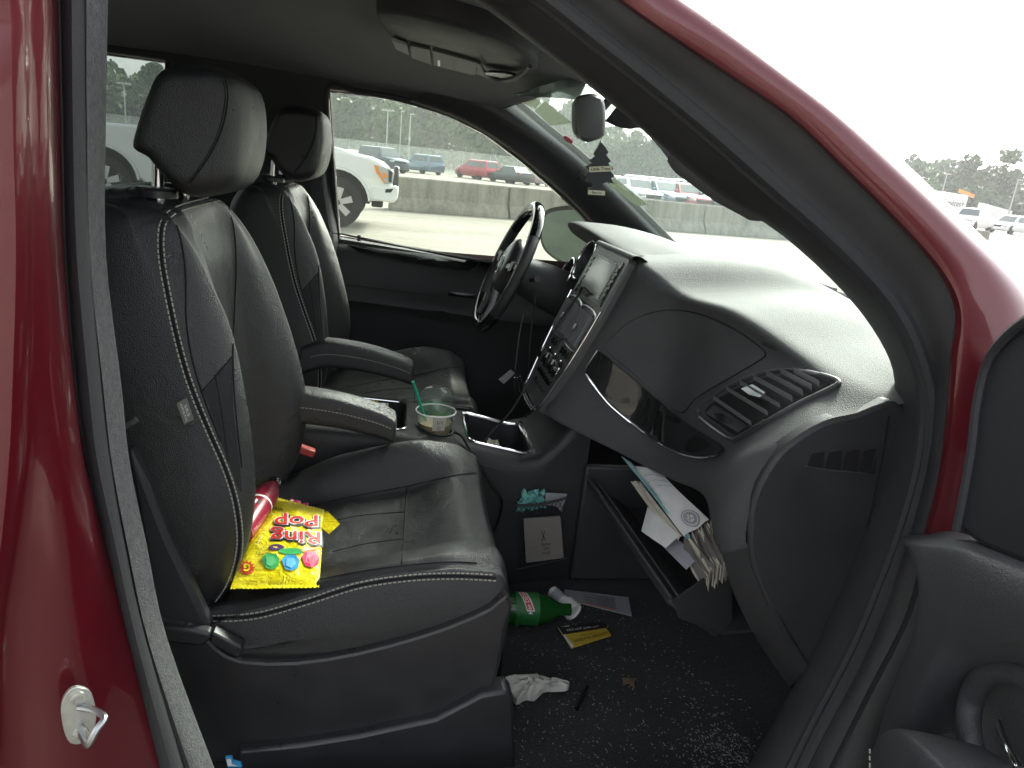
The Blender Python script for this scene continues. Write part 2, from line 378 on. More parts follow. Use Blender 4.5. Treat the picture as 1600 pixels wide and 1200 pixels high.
# ---- sill, floor, toe board ----------------------------------------------------------------------
FLZ = .30
MB().add(*box((-.9, -.87, .275), (3.6, .14, .15))).obj('sill', 'red_paint', van, bevel=.02)
MB().add(*box((.2, -.82, .352), (.9, .10, .012))).obj('scuff_plate', 'plastic', van, bevel=.004)
fl = MB(); nx, ny = 90, 60; xs = np.linspace(-3.2, .95, nx); ys = np.linspace(-.80, .80, ny)
def floorz(x, y): return FLZ+max(0, (x-.70))*.8+.004*math.sin(x*23+y*9)*math.cos(y*31-x*7)+.003*math.sin(x*71+y*53)
fl.add(*grid([[(x, y, floorz(x, y)) for x in xs] for y in ys])); floor_o = fl.obj('floor_carpet', 'carpet', van)
MB().add(*box((-1.1, 0, .22), (4.3, 1.60, .10))).obj('underbody', 'rubber', van)
# ---- roof skin, headliner ------------------------------------------------------------------------
def hz(x): return np.interp(x, [-3.3, -1.5, -.5, 0, .2, .36, .45], [1.50, 1.56, 1.55, 1.525, 1.505, 1.493, 1.50])
def hxf(y): return .44-.18*(abs(y)/.72)**2.2
ysr = np.linspace(-.72, .72, 33)
def hrow(f): return [[(-3.3+(hxf(y)+3.3)*t, y, hz(-3.3+(hxf(y)+3.3)*t)-.065*(abs(y)/.72)**3+f(y)) for t in np.linspace(0, 1, 40)**.6] for y in ysr]
MB().add(*grid(hrow(lambda y: 0))).obj('headliner', 'headliner', van)
MB().add(*grid([[(x, y*1.04, z+.05+(.06 if x < .1 else .06-(x-.1)*.18)) for x, y, z in r] for r in hrow(lambda y: 0)])).obj('roof_panel', 'red_paint', van)
HR = hrow(lambda y: 0)
for k_ in (0, -1):
    e0 = [A(*p) for p in HR[k_]]; sg = -1 if k_ == 0 else 1; e1 = [A(x, y*1.04, z+.05+(.06 if x < .1 else .06-(x-.1)*.18)) for x, y, z in HR[k_]]
    em = [a+A(0, sg*.035, .012) for a in e0]; MB().add(*grid([e0, em])).obj('roof_side_trim', 'plastic', van); MB().add(*grid([em, [b+A(0, sg*.02, -.035) for b in e1], e1])).obj('roof_side_rail', 'red_paint', van)
fe_ = [A(*r[-1]) for r in HR]; MB().add(*grid([[p+A(-.01, 0, .11-.05) for p in fe_], [p+A(.03, 0, .075) for p in fe_], [p+A(.06, 0, .03) for p in fe_], [p+A(.03, 0, .0) for p in fe_]])).obj('roof_front_edge', 'red_paint', van)
# ---- far side wall with window openings ----------------------------------------------------------
def holed(outline, holes, fn, off):
    loops = [outline]+holes; pts = []; ed = []; 
    def dens(l):
        o = []
        for i in range(len(l)):
            a, b = A(*l[i]), A(*l[(i+1) % len(l)]); k = max(1, int(np.linalg.norm(b-a)/.08)); o += [tuple(a+(b-a)*t/k) for t in range(k)]
        return o
    LL = [dens(l) for l in loops]
    for l in LL:
        k = len(pts); pts += [Vector(p) for p in l]; ed += [(k+i, k+(i+1) % len(l)) for i in range(len(l))]
    vs, es, fs, *_ = delaunay_2d_cdt(pts, ed, [], 0, 1e-5)
    def ins(l, x, y):
        c = False
        for i in range(len(l)):
            a, d = l[i], l[i-1]
            if (a[1] > y) != (d[1] > y) and x < (d[0]-a[0])*(y-a[1])/(d[1]-a[1])+a[0]: c = not c
        return c
    keep = []
    for f in fs:
        cx = sum(vs[i][0] for i in f)/len(f); cy = sum(vs[i][1] for i in f)/len(f)
        if ins(LL[0], cx, cy) and not any(ins(h, cx, cy) for h in LL[1:]): keep.append(tuple(f))
    k = len(vs); v = [fn(p[0], p[1]) for p in vs]; v2 = [q+np.array(off) for q in v]
    bd = {}
    for f in keep:
        for i in range(len(f)): bd[(f[i], f[(i+1) % len(f)])] = 1
    side = [(a, c, c+k, a+k) for (a, c) in bd if (c, a) not in bd]
    return v+v2, keep+[tuple(i+k for i in f)[::-1] for f in keep]+side
GN = A(0, .48, .10); GQ = A(0, .86, .97)
def GP(px, py_): return PP(px, py_, GQ, GN)
win_px = [(529,371),(520,250),(513,141),(560,145),(620,155),(700,179),(760,209),(820,254),(870,298),(914,338),(945,375),(975,430),(880,421),(770,410),(650,391)]
win = [(p[0], p[2]) for p in (GP(*q) for q in win_px)]
sw_px = [(100,70),(268,97),(262,330),(100,290)]
swin = [(p[0], p[2]) for p in (GP(*q) for q in sw_px)]; swin = [(-1.75, swin[0][1]+.01), swin[1], swin[2], (-1.75, 1.03)]
Wpx = [(740,118),(795,155),(850,200),(905,245),(965,300),(1060,395)]
outl = [(-3.2, .92), (.98, .92), (.96, 1.03)]+[(P(a, b, .74)[0]+.02, P(a, b, .74)[2]) for a, b in Wpx[::-1][1:]]+[(.10, 1.49), (-3.2, 1.49)]
MB().add(*holed(outl, [win, swin, [(-3.0, 1.05), (-1.95, 1.05), (-1.95, 1.42), (-2.9, 1.42)]], lambda x, z: A(x, yt(z)-.035, z), (0, .05, 0))).obj('side_wall', 'plastic', van, smooth=False)
def lower_side(x0, x1, sg, nm):
    prof_ = [(.30, .90), (.36, .935), (.50, .955), (.68, .968), (.82, .965), (.92, .945), (.965, .925)]
    rows_ = [[A(x, sg*y, z) for z, y in prof_] for x in np.linspace(x0, x1, 8)]; rows2 = [[p-A(0, sg*.03, 0) for p in r] for r in rows_]
    return MB().add(*grid(smooth_grid(rows_, 3, 1))).add(*grid(smooth_grid(rows2, 3, 1))).obj(nm, 'red_paint', van)
lower_side(-3.3, .95, 1, 'side_panel')
MB().add(*holed([(-3.3, .955), (.95, .955)]+[(x+.02, z) for x, z in outl[2:-2]]+[(.10, 1.52), (-3.3, 1.52)], [win, swin, [(-3.0, 1.05), (-1.95, 1.05), (-1.95, 1.42), (-2.9, 1.42)]], lambda x, z: A(x, yt(z)+.062, z), (0, .03, 0))).obj('window_frame', 'red_paint', van, smooth=False)
def pane(name, loop, m, fn, off=(0, .004, 0), parent=van):
    return MB().add(*holed(loop, [], fn, off)).obj(name, m, parent, smooth=False)
pane('window_pane', win, 'side_glass', lambda x, z: A(x, yt(z)+.016, z))
pane('window_pane', swin, 'privacy_glass', lambda x, z: A(x, yt(z)+.018, z))
pane('window_pane', [(-3.0, 1.05), (-1.95, 1.05), (-1.95, 1.42), (-2.9, 1.42)], 'privacy_glass', lambda x, z: A(x, yt(z)+.018, z))
wl = cr([GP(*q)+A(0, -.036, 0) for q in win_px[:11]], 4)
MB().add(*tube(wl, .009, 8)).obj('window_seal', 'rubber', van)
MB().add(*tube([GP(*q)+A(0, -.034, 0) for q in ((268, 97), (265, 210), (262, 330))], .008, 8)).obj('window_seal', 'rubber', van)
# far windscreen pillar trim
We = [P(a, b, .70+.0*i) for i, (a, b) in enumerate(Wpx)]
wi = resamp([GP(*q)+A(0, -.05, 0) for q in [(640,160),(700,179),(760,209),(820,254),(870,298),(914,338),(945,375)]], 6)
rows = [[p+A(0, .05, 0) for p in wi], wi, [a*.62+b*.38+A(-.004, -.030, .004) for a, b in zip(wi, We)], [a*.25+b*.75+A(0, -.03, 0) for a, b in zip(wi, We)], We, [p+A(.03, .05, .0) for p in We], [p+A(.05, .14, -.01) for p in We]]
farA = MB().add(*grid(smooth_grid(rows, 5, 4))).obj('pillar_trim', 'plastic_smooth', van)
MB().add(*tube(cr([p+A(.012, .012, .002) for p in We], 5), .013, 8)).obj('windscreen_seal', 'seam', van)
# far B-pillar trim, belt adjuster and webbing
bp_ = [[P(x, y_, yy) for x, y_ in zip(xx, (100, 140, 250, 330, 400, 470))] for xx, yy in (([470, 474, 482, 492, 500, 505], .80), ([480, 484, 490, 498, 506, 512], .765), ([496, 500, 505, 512, 520, 524], .765), ([507, 511, 517, 524, 530, 534], .80))]
MB().add(*grid(smooth_grid(bp_, 4, 3))).obj('pillar_trim', 'plastic_smooth', van)
MB().add(*tube(cr([P(478, 262, .74), P(484, 252, .74), P(492, 250, .74), P(497, 258, .74), P(495, 272, .74)], 4), .006, 8)).obj('belt_guide', 'plastic_smooth', van)
bw = [P(492, 275, .735), P(502, 340, .735), P(515, 420, .74)]
MB().add(*prism([bw[0]+A(-.02, 0, 0), bw[0]+A(.02, 0, 0), bw[2]+A(.02, 0, 0), bw[2]+A(-.02, 0, 0)], (0, .003, 0))).obj('seat_belt', 'rubber', van)
# driver door inner panel
dr = MB(); zs = [(.985, .835), (.975, .80), (.955, .785), (.93, .78), (.90, .768), (.87, .765), (.845, .745), (.83, .73), (.81, .728), (.795, .74), (.77, .752), (.6, .752), (.36, .765)]
def belt(x): return np.interp(x, [-.3, -.19, .34, .8], [.0, .0, -.034, -.06])
dr.add(*grid([[(x, y, z+belt(x)) for x in np.linspace(-.24, .80, 24)] for z, y in zs])); door_o = dr.obj('driver_door_panel', 'plastic', van)
db = bvh_of(door_o)
MB().add(*lay_panel(db, [(531, 364), (600, 374), (690, 389), (790, 406), (830, 412), (830, 421), (770, 413), (690, 399), (600, 385), (533, 375)], .006)).obj('belt_molding', 'trim_grey', door_o)
MB().add(*lay_panel(db, [(543, 384), (600, 391), (680, 400), (752, 410), (748, 417), (735, 423), (700, 421), (640, 410), (565, 396)], .004)).obj('door_trim_insert', 'piano_black', door_o)
MB().add(*tube(lay_line(db, [(563, 396), (600, 403), (650, 413), (700, 421), (728, 424), (742, 419), (751, 408)], .002, .004), .0022, 6)).obj('chrome_strip', 'chrome', door_o)
MB().add(*tube(lay_line(db, [(543, 444), (600, 451), (680, 460), (746, 469)], .002, .002), .002, 6)).obj('armrest_seam', 'trim_grey', door_o)
MB().add(*lay_panel(db, [(742, 460), (742, 468), (700, 463), (700, 455)], .006, step=4)).obj('window_switch', 'black_gloss', door_o)
MB().add(*lay_panel(db, [(655, 490), (668, 485), (695, 486), (707, 492), (695, 498), (668, 497)], .004, step=4)).obj('door_pocket_bezel', 'plastic_smooth', door_o)
MB().add(*box(P(561, 372, .815), (.012, .012, .02))).obj('lock_knob', 'black_gloss', door_o, bevel=.003)
# dirt streaks on the rear side glass
for a, b in (((184, 272), (193, 312)), ((189, 276), (196, 314)), ((215, 282), (222, 308))):
    pts = [GP(a[0]+(b[0]-a[0])*t+random.uniform(-.8, .8), a[1]+(b[1]-a[1])*t)+A(0, .012, 0) for t in np.linspace(0, 1, 7)]
    MB().add(*tube(pts, [.0022]*6+[.004], 5)).obj('dirt_streak', 'label_grey', van)
# ---- windscreen ----------------------------------------------------------------------------------
yw = np.linspace(-.74, .74, 25)
def wbase(y): return A(1.085-.20*(abs(y)/.74)**2.2+.085*0, y, 1.045)
def wtop(y): return A(.445-.17*(abs(y)/.72)**2, y*.95, 1.524-.075*(abs(y)/.72)**2.4)
def wsp(y, t):
    a, b = wbase(y), wtop(y); p = a*(1-t)+b*t; return p+A(.035, 0, .045)*math.sin(math.pi*t)*.55
ws = MB().add(*grid([[wsp(y, t) for t in np.linspace(-.02, 1, 16)] for y in yw])).obj('windscreen', 'windscreen_glass', van)
glass('shade_band', (.55, .60, .57), .18, (.6, .65, .62))
wb = bvh_of(ws)
MB().add(*tube([wsp(y, .012)+A(-.012, 0, .0) for y in yw], .011, 8)).obj('windscreen_frit', 'seam', ws)
yh = np.linspace(-.72, .72, 25); MB().add(*grid([[A(hxf(y)-.02, y, hz(hxf(y)-.02)-.065*(abs(y)/.72)**3-.002) for y in yh], [A(hxf(y)+.012, y, hz(hxf(y))-.065*(abs(y)/.72)**3-.004) for y in yh], [wtop(y*.74/.72)+A(.022, 0, -.006) for y in yh], [wtop(y*.74/.72)+A(-.03, 0, .04) for y in yh]])).obj('windscreen_header', 'headliner', van)
MB().add(*lay_panel(wb, [(804, 149), (845, 124), (888, 96), (975, 160), (1045, 222), (1020, 214), (960, 178), (905, 152), (870, 140), (845, 142)], .003, base=.001)).obj('shade_band', 'shade_band', ws)
# rear quarter trim below the belt, near side rear wall, tail
MB().add(*box((-1.72, .80, .65), (2.96, .06, .64))).obj('quarter_trim', 'plastic', van)
NW = [(-3.2, .92), (-.42, .92), (-.44, 1.49), (-3.2, 1.49)]; NH = [[(-1.75, 1.03), (-.62, 1.03), (-.64, 1.42), (-1.75, 1.43)], [(-3.0, 1.05), (-1.95, 1.05), (-1.95, 1.42), (-2.9, 1.42)]]
MB().add(*holed(NW, NH, lambda x, z: A(x, -yt(z)+.035, z), (0, -.05, 0))).obj('side_wall', 'plastic', van, smooth=False)
lower_side(-3.3, -.50, -1, 'sliding_door')
MB().add(*holed([(-3.3, .955), (-.50, .955), (-.50, 1.52), (-3.3, 1.52)], NH, lambda x, z: A(x, -yt(z)-.062, z), (0, -.03, 0))).obj('window_frame', 'red_paint', van, smooth=False)
for l in NH: pane('window_pane', l, 'privacy_glass', lambda x, z: A(x, -yt(z)-.018, z), (0, -.004, 0))
MB().add(*box((-1.86, -.80, .65), (2.7, .06, .64))).obj('quarter_trim', 'plastic', van)
MB().add(*box((-3.28, 0, .65), (.08, 1.75, .75))).obj('tailgate', 'red_paint', van, bevel=.02)
MB().add(*box((-3.26, 0, 1.25), (.006, 1.5, .42))).obj('rear_window', 'privacy_glass', van)

# ---- seats ---------------------------------------------------------------------------------------
def I(x, a, b): return float(np.interp(x, a, b))
YC = -.40
zB = [.54, .60, .63, .68, .75, .82, .91, 1.01, 1.10, 1.145, 1.172]
xCrest = [-.235, -.20, -.188, -.172, -.163, -.170, -.192, -.224, -.262, -.292, -.325]
def xcen(z): return I(z, [.54, .62, .70, .80, .89, .98, 1.08, 1.15, 1.18], [-.25, -.262, -.272, -.276, -.286, -.296, -.294, -.308, -.335])
def xbak(z): return I(z, [.5, .7, 1.0, 1.12, 1.18], [-.40, -.44, -.455, -.44, -.41])
def hw(z): return I(z, [.54, .65, .75, .92, 1.02, 1.10, 1.15, 1.172], [.215, .232, .238, .232, .222, .208, .192, .175])
def back_section(z, sh=0., k=1.):
    c = I(z, zB, xCrest); m = xcen(z); b = xbak(z); W = hw(z)
    half = [(0, m), (.25, m+.001), (.46, m+.004), (.56, m+.010), (.66, (m+c)/2+.012), (.78, c-.004), (.86, c), (.935, c-.022), (.985, c-.055), (1.0, c*.6+b*.4), (.97, b+.045), (.86, b+.012), (.5, b-.004), (.2, b-.008)]
    gz = I(z, [.5, .78, 1.0], [1, 1, 0]); pts = [(x-(.030*gz*max(0, min(1, (u-.5)/.3)) if u < .995 and x > b+.1 else 0), -W*u, z) for u, x in half]+[(x, W*u, z) for u, x in half[::-1][:-1]]
    pts = [(x+sh, y*k+YC, zz) for x, y, zz in pts]
    return pts
rows = [back_section(z) for z in (.50, .54, .58, .63, .68, .75, .82, .91, 1.01, 1.08, 1.12, 1.15, 1.168)]
top = back_section(1.172)
cx = np.mean([p[0] for p in top])
for k, dz, sx in ((.97, .008, .80), (.90, .016, .55), (.70, .021, .35), (.35, .023, .18)):
    rows.append([(cx-.035+(p[0]-cx)*sx, YC+(p[1]-YC)*k, 1.168+dz) for p in top])
seatm = MB(); R = smooth_grid(rows, 3, 3, cu=True); seatm.add(*grid(R, cu=True, capu=True))
# seat base shell (plastic side shields) is the seat's own mesh
def seat_base(yc):
    b = MB(); ol = [(-.42, .585), (-.30, .582), (-.262, .570), (-.235, .535), (-.20, .512), (-.12, .508), (-.026, .524), (.06, .550), (.12, .574), (.175, .603), (.20, .628), (.212, .60), (.205, .565), (.203, .50), (.195, .44), (.185, .40), (.17, .36), (.15, .335), (-.02, .332), (-.44, .332)]
    ol = [tuple(q) for q in cr(ol, 2, True)]
    for s_ in (-1, 1):
        b.add(*prism([A(x, yc+s_*.262, z) for x, z in ol], (0, -s_*.022, 0)))
    b.add(*box((-.12, yc, .43), (.50, .47, .18)))
    return b
pseat = seat_base(YC).obj('passenger_seat', 'plastic_smooth', van, smooth=False, bevel=.006)
tag(pseat, 'black leather front passenger seat with a candy bag lying on it')
backo = seatm.obj('backrest', 'leather', pseat, angle=80)
# cushion
xC = [-.30, -.25, -.198, -.108, 0, .077, .146, .198, .222, .234]
zCr = [.56, .58, .605, .652, .685, .699, .692, .664, .63, .595]
def zst(x): return I(x, [-.30, -.25, -.184, -.09, 0, .11, .2, .23], [.555, .562, .572, .606, .635, .646, .640, .61])
def zcn(x): return I(x, [-.30, -.2, -.1, 0, .06, .10, .15, .19, .215, .23], [.555, .57, .585, .600, .612, .628, .640, .628, .60, .57])
def cush(x, kz=1., zlow=None, k=1.):
    c = I(x, xC, zCr); m = zcn(x); s_ = zst(x); lo = .49
    half = [(0, m), (.12, m+.001), (.20, m+.004), (.27, m+.012), (.34, (m+c)/2+.012), (.40, c-.003), (.435, c), (.475, c-.012), (.505, min(s_+.012, c-.02)), (.52, s_-.012), (.53, s_-.05), (.528, .53), (.50, lo), (.25, lo-.01)]
    co_ = min(c, s_+I(x, [-.1, .02, .12, .2], [.004, .008, .020, .024])); W = .47; pts = [(x, -W*u*k, z if u < .25 or u > .5 else min(z, co_-(.012 if u > .47 else .0 if u > .36 else .006))) for u, z in half]+[(x, W*u*k, z) for u, z in half[::-1][:-1]]
    return [(p[0], p[1]+YC, max(lo-.01, p[2])) for p in pts]
rows = [cush(x) for x in (-.30, -.25, -.20, -.15, -.10, -.04, .02, .07, .11, .15, .18)]
def shrink(r, x, f, kk): 
    zc = .54; return [(x, YC+(p[1]-YC)*kk, zc+(p[2]-zc)*f) for p in r]
base = cush(.19); rows[-1] = cush(.172); base = cush(.182); rows += [base, shrink(base, .195, .94, .995), shrink(base, .206, .80, .985), shrink(base, .212, .55, .97), shrink(base, .213, .2, .95)]
cm = MB(); cm.add(*grid(smooth_grid(rows, 3, 3, cu=True), cu=True, capu=True)); cuo = cm.obj('seat_cushion', 'leather', pseat, angle=80)
cb = bvh_of(cuo); bb_ = bvh_of(backo)
# seams and stitching
def stitches(line, r=.0011, step=.0075, dash=.0050, off=.0008):
    p = np.array(line); d = np.r_[0, np.cumsum(np.linalg.norm(np.diff(p, axis=0), axis=1))]; m = MB(); t = 0
    while t+dash < d[-1]:
        q = [A(*[np.interp(u, d, p[:, i]) for i in range(3)]) for u in (t, t+dash*.5, t+dash)]; q[1] = q[1]
        m.add(*tube(q, r, 5)); t += step
    return m
def smooth3(l): 
    l = np.array(l); 
    for _ in range(2): l[1:-1] = (l[:-2]+2*l[1:-1]+l[2:])/4
    return l
def seamset(b, pix, parent, w=4.5, double=True, dark=.0022, off=.0006):
    l = smooth3(lay_line(b, pix, 0, 0, res=90)); 
    MB().add(*tube(l, dark, 6)).obj('seam', 'seam', parent)
    if double:
        for s_ in (-1, 1):
            q = np.array(cr(pix, 8)); t = np.gradient(q, axis=0); n = np.stack([-t[:, 1], t[:, 0]], 1); n /= np.linalg.norm(n, axis=1)[:, None]+1e-9
            l2 = lay_line(b, [tuple(v) for v in resamp(q+n*s_*w, 60)], 0, .0006, res=90)
            if len(l2) > 5: stitches(smooth3(l2)).obj('stitching', 'stitch', parent)
seamset(bb_, [(350, 308), (300, 320), (268, 332), (253, 352), (252, 400), (262, 460), (277, 530), (297, 600), (327, 675), (355, 740), (371, 800), (374, 860), (358, 915), (338, 945)], pseat)
for pl in ([(276, 352), (284, 380), (290, 430), (291, 500), (300, 560), (318, 620), (345, 690)], [(356, 322), (366, 360), (369, 420), (366, 490), (364, 560), (368, 640), (378, 730)], [(315, 612), (335, 590), (364, 556)], [(336, 585), (347, 650), (356, 720)]):
    seamset(bb_, pl, pseat, double=False, dark=.0013)
seamset(cb, [(332, 967), (400, 962), (480, 940), (560, 915), (640, 903), (710, 900), (775, 903)], pseat)
for pl in ([(470, 795), (540, 778), (635, 760), (700, 745), (742, 738)], [(636, 760), (632, 820), (628, 882)], [(500, 905), (560, 893), (628, 884), (700, 878), (745, 880)], [(505, 818), (560, 806), (632, 800)], [(520, 862), (570, 850), (630, 842)]):
    seamset(cb, pl, pseat, double=False, dark=.0012)
# perforated suede inserts
MB().add(*lay_panel(bb_, [(318, 612), (338, 590), (362, 560), (364, 640), (374, 720), (378, 770), (370, 760), (345, 690)], .0008, step=12)).obj('seat_insert', 'leather_insert', pseat)
# airbag tag
h, n = hit(bb_, 290, 640)
t0, t1, t2, t3 = [PP(*q, h+n*.004, n) for q in ((276, 630), (292, 621), (303, 655), (288, 663))]
tg = MB().add(*prism([t0, t1, t2, t3], n*.0015)).obj('airbag_tag', 'tag_cloth', pseat, smooth=False)
qm = quadmap(t0+n*.002, t3+n*.002, t2+n*.002, t1+n*.002)
for i, s_ in enumerate(('SRS', 'AIRBAG')):
    MB().add(*on_map(text2d(s_, .36 if i == 0 else .24), lambda x, y, i=i: qm(.5+x, .66-.32*i+y*1.1))).obj('tag_print', 'white_print', pseat, smooth=False)
# headrest
prof = [(-.290, 1.366), (-.250, 1.364), (-.226, 1.345), (-.218, 1.30), (-.222, 1.245), (-.238, 1.205), (-.270, 1.187), (-.305, 1.184), (-.335, 1.208), (-.355, 1.232), (-.374, 1.242), (-.372, 1.262), (-.352, 1.318), (-.330, 1.356)]
pc = A(-.305, 1.275); rows = []
for u in (-1, -.985, -.93, -.82, -.6, -.3, 0, .3, .6, .82, .93, .985, 1):
    k = (1-abs(u)**6)**.5*.40+.60 if abs(u) < 1 else .55
    rows.append([(pc[0]+(x-pc[0])*k, YC+u*.118, pc[1]+(z-pc[1])*k) for x, z in prof])
hro = MB().add(*grid(smooth_grid(rows, 3, 3, cu=True), cu=True, capu=True)).obj('headrest', 'leather', pseat, angle=80)
hb = bvh_of(hro)
seamset(hb, [(352, 125), (356, 150), (350, 190), (335, 230), (315, 262), (298, 285)], pseat, double=False, dark=.0012)
seamset(hb, [(348, 126), (352, 150), (346, 190), (331, 230), (311, 262), (294, 285)], pseat, double=False, dark=.0008)
for dy in (-.068, .068):
    y = YC+dy
    MB().add(*tube([A(-.350, y, 1.15), A(-.349, y, 1.20), A(-.346, y, 1.24)], .0085, 14)).obj('headrest_post', 'chrome', pseat)
    MB().add(*lathe([(0, .030), (.010, .030), (.014, .026), (.015, .010)], A(-.352, y, 1.178), (0, 0, 1), 20)).obj('post_collar', 'plastic_smooth', pseat)
# armrests
def armrest(parent, yc, dx, dz, side):
    pth = cr([A(-.26+dx, yc, .745+dz), A(-.20+dx, yc, .765+dz), A(-.10+dx, yc, .757+dz), A(-.02+dx, yc, .738+dz), A(.012+dx, yc, .726+dz), A(.022+dx, yc, .722+dz)], 4)
    rows = []
    for i, p in enumerate(pth):
        t = i/(len(pth)-1); k = 1 if t < .86 else math.sqrt(max(.02, 1-((t-.86)/.14)**2)*.85+.02); hh = .026+.010*(1-t)
        sec = [(-.030, -hh), (-.034, -.3*hh), (-.034, .4*hh), (-.026, .9*hh), (0, hh*1.05), (.026, .9*hh), (.034, .4*hh), (.034, -.3*hh), (.030, -hh), (0, -hh*1.05)]
        rows.append([(p[0], p[1]+a*k, p[2]+b*k) for a, b in sec])
    o = MB().add(*grid([list(cr(r, 3, True)) for r in rows], cu=True, capu=True)).obj('armrest', 'leather', parent, angle=70)
    for s_ in (-1,):
        l = [A(p[0], p[1]-.0345, p[2]+.003) for p in pth[2:-4]]; stitches(resamp(l, 60), r=.0008).obj('stitching', 'stitch', parent)
    # cracked, flaking top leather
    m = MB()
    for i in range(110):
        t = random.uniform(.30, .84); j = t*(len(pth)-1); a = int(j); p = pth[a]+(pth[a+1]-pth[a])*(j-a); w_ = random.uniform(-.030, .006); hh = .026+.010*(1-t)
        zz = p[2]+hh*(1.05-.2*(w_/.026)**2)+.0008; L_ = random.uniform(.004, .019)*random.random()**.5; an = random.gauss(1.2, .35); c, s2 = math.cos(an)*L_, math.sin(an)*L_; e = random.uniform(.0005, .0018)
        q0 = A(p[0]-c, p[1]+w_-s2*.5, zz); q1 = A(p[0]+c, p[1]+w_+s2*.5, zz-.0008)
        m.add([q0, q0*.5+q1*.5+A(e, e, .0012), q1, q0*.5+q1*.5-A(e, e, -.0004)], [(0, 1, 2, 3)])
    m.obj('worn_patch', 'flake', parent, smooth=False)
    return o
mat('flake', (.33, .35, .34), .4)
MB().add(*box(A(*P(479, 704, -.17)), (.035, .022, .016), (nrm(A(.9, .1, -.35)), nrm(A(-.1, 1, 0)), nrm(A(.35, 0, .9))))).obj('belt_buckle', 'buckle_red', pseat, bevel=.003)
# recliner handle stub and seat hinge cover at the bottom of the backrest
MB().add(*prism([P(*q, -.655) for q in [(200, 700), (232, 760), (262, 840), (290, 900), (330, 985), (250, 985), (236, 930), (225, 860), (205, 760)]], (0, .03, 0))).obj('recliner_cover', 'plastic', pseat, bevel=.008)
MB().add(*prism([P(*q, -.672) for q in [(238, 978), (322, 988), (331, 992), (326, 1004), (314, 1011), (240, 1003)]], (0, .02, 0))).obj('recliner_lever', 'plastic_smooth', pseat, bevel=.005)
MB().add(*prism([P(*q, -.672) for q in [(331, 988), (378, 1012), (377, 1022), (372, 1030), (328, 1006)]], (0, .02, 0))).obj('shield_cap', 'plastic_smooth', pseat, bevel=.003)
MB().add(*tube([P(192, 668, -.67), P(203, 662, -.67), P(214, 655, -.67)], .004, 8)).obj('seat_lever', 'satin_metal', pseat)
# front rail under the cushion, foot cover
MB().add(*prism([P(*q, -.680) for q in [(372, 1174), (470, 1164), (560, 1150), (680, 1124), (738, 1094), (752, 1086), (792, 1080), (802, 1090), (806, 1215), (372, 1260)]], (0, .04, 0))).obj('seat_foot', 'plastic_smooth', pseat, bevel=.006)
for k in range(2): MB().add(*tube([P(728, 1086-k*9, -.60), P(783, 1078-k*9, -.60)], .004, 8)).obj('seat_rail', 'satin_metal', pseat)
# second seat: copy of the passenger seat with its parts
def copy_tree(o, parent, d, skip=()):
    c = o.copy(); col.objects.link(c); c.parent = parent; base_ = o.name.split('.')[0]; WLOC[c.name] = WLOC[o.name]+Vector(d)
    pw = WLOC[parent.name] if parent else Vector((0, 0, 0)); c.location = WLOC[c.name]-pw
    for ch in list(o.children):
        if ch.name.split('.')[0] not in skip: copy_tree(ch, c, d, skip)
    return c
dseat = copy_tree(pseat, van, (.035, .80, 0), skip=('armrest', 'worn_patch', 'tag_print', 'airbag_tag', 'belt_buckle', 'recliner_lever', 'seat_lever', 'shield_cap', 'recliner_cover'))
dseat.name = 'driver_seat'; WLOC['driver_seat'] = WLOC[pseat.name]+Vector((.035, .80, 0)); tag(dseat, 'black leather driver seat behind the steering wheel')
armrest(pseat, -.185, 0, 0, 1)
armrest(dseat, .185, .042, .012, -1)
# second-row seat behind, only its dark top shows between the front seats
rs = MB().add(*box((-1.25, .35, .78), (.16, .50, .62))).obj('rear_seat', 'leather', van, bevel=.05)

# ---- dashboard -----------------------------------------------------------------------------------
ysD = [-.10, -.25, -.40, -.55, -.70, -.76]
dpx = dict(
 r3=[(985,440),(1060,462),(1140,488),(1235,545),(1330,600),(1393,632)],
 r4=[(985,480),(1060,490),(1140,520),(1225,570),(1290,620),(1340,645)],
 r5=[(990,540),(1050,560),(1110,585),(1180,612),(1240,645),(1290,657)],
 r6=[(965,575),(1030,625),(1085,655),(1140,690),(1190,685),(1240,687)],
 r7=[(955,630),(1010,675),(1075,708),(1128,716),(1150,725),(1208,720)],
 r8=[(940,680),(985,708),(1050,738),(1100,752),(1120,795),(1175,788)],
 r9=[(942,692),(988,716),(1055,750),(1108,780),(1130,870),(1170,855)])
SO_ = A(.497, 0, 1.10); ST_ = nrm(A(-.145, 0, -.35)); SN_ = nrm(A(-.924, 0, .383))
def drow(k):
    l = [P(*q, y) for q, y in zip(dpx[k], ysD)]
    far = dict(r3=[(.66, .70, 1.07), (.66, .40, 1.075), (.60, .14, 1.085), (.57, 0, 1.08)], r4=[(.66, .70, 1.04), (.66, .4, 1.04), (.60, .14, 1.04), (.57, 0, 1.03)],
      r5=[(.62, .70, .98), (.62, .4, .98), (.57, .14, .96), (.53, 0, .95)], r6=[(.60, .70, .90), (.58, .4, .90), (.52, .14, .88), (.48, 0, .87)],
      r7=[(.60, .70, .82), (.56, .4, .82), (.49, .14, .80), (.46, 0, .80)], r8=[(.62, .70, .72), (.56, .4, .72), (.48, .14, .72), (.45, 0, .73)], r9=[(.64, .70, .64), (.58, .4, .64), (.48, .14, .66), (.46, 0, .68)])[k]
    vv = dict(r3=-.006, r4=.05, r5=.12, r6=.20, r7=.27, r8=.34, r9=.385)[k]; q = SO_+ST_*vv+A(0, -.150 if k in ('r3', 'r4', 'r5') else -.140 if k == 'r6' else -.125, 0)-SN_*.018
    far[3] = tuple(A(q[0]+.05, 0, q[2]))
    return [A(*v) for v in far]+[q]+l[1:]
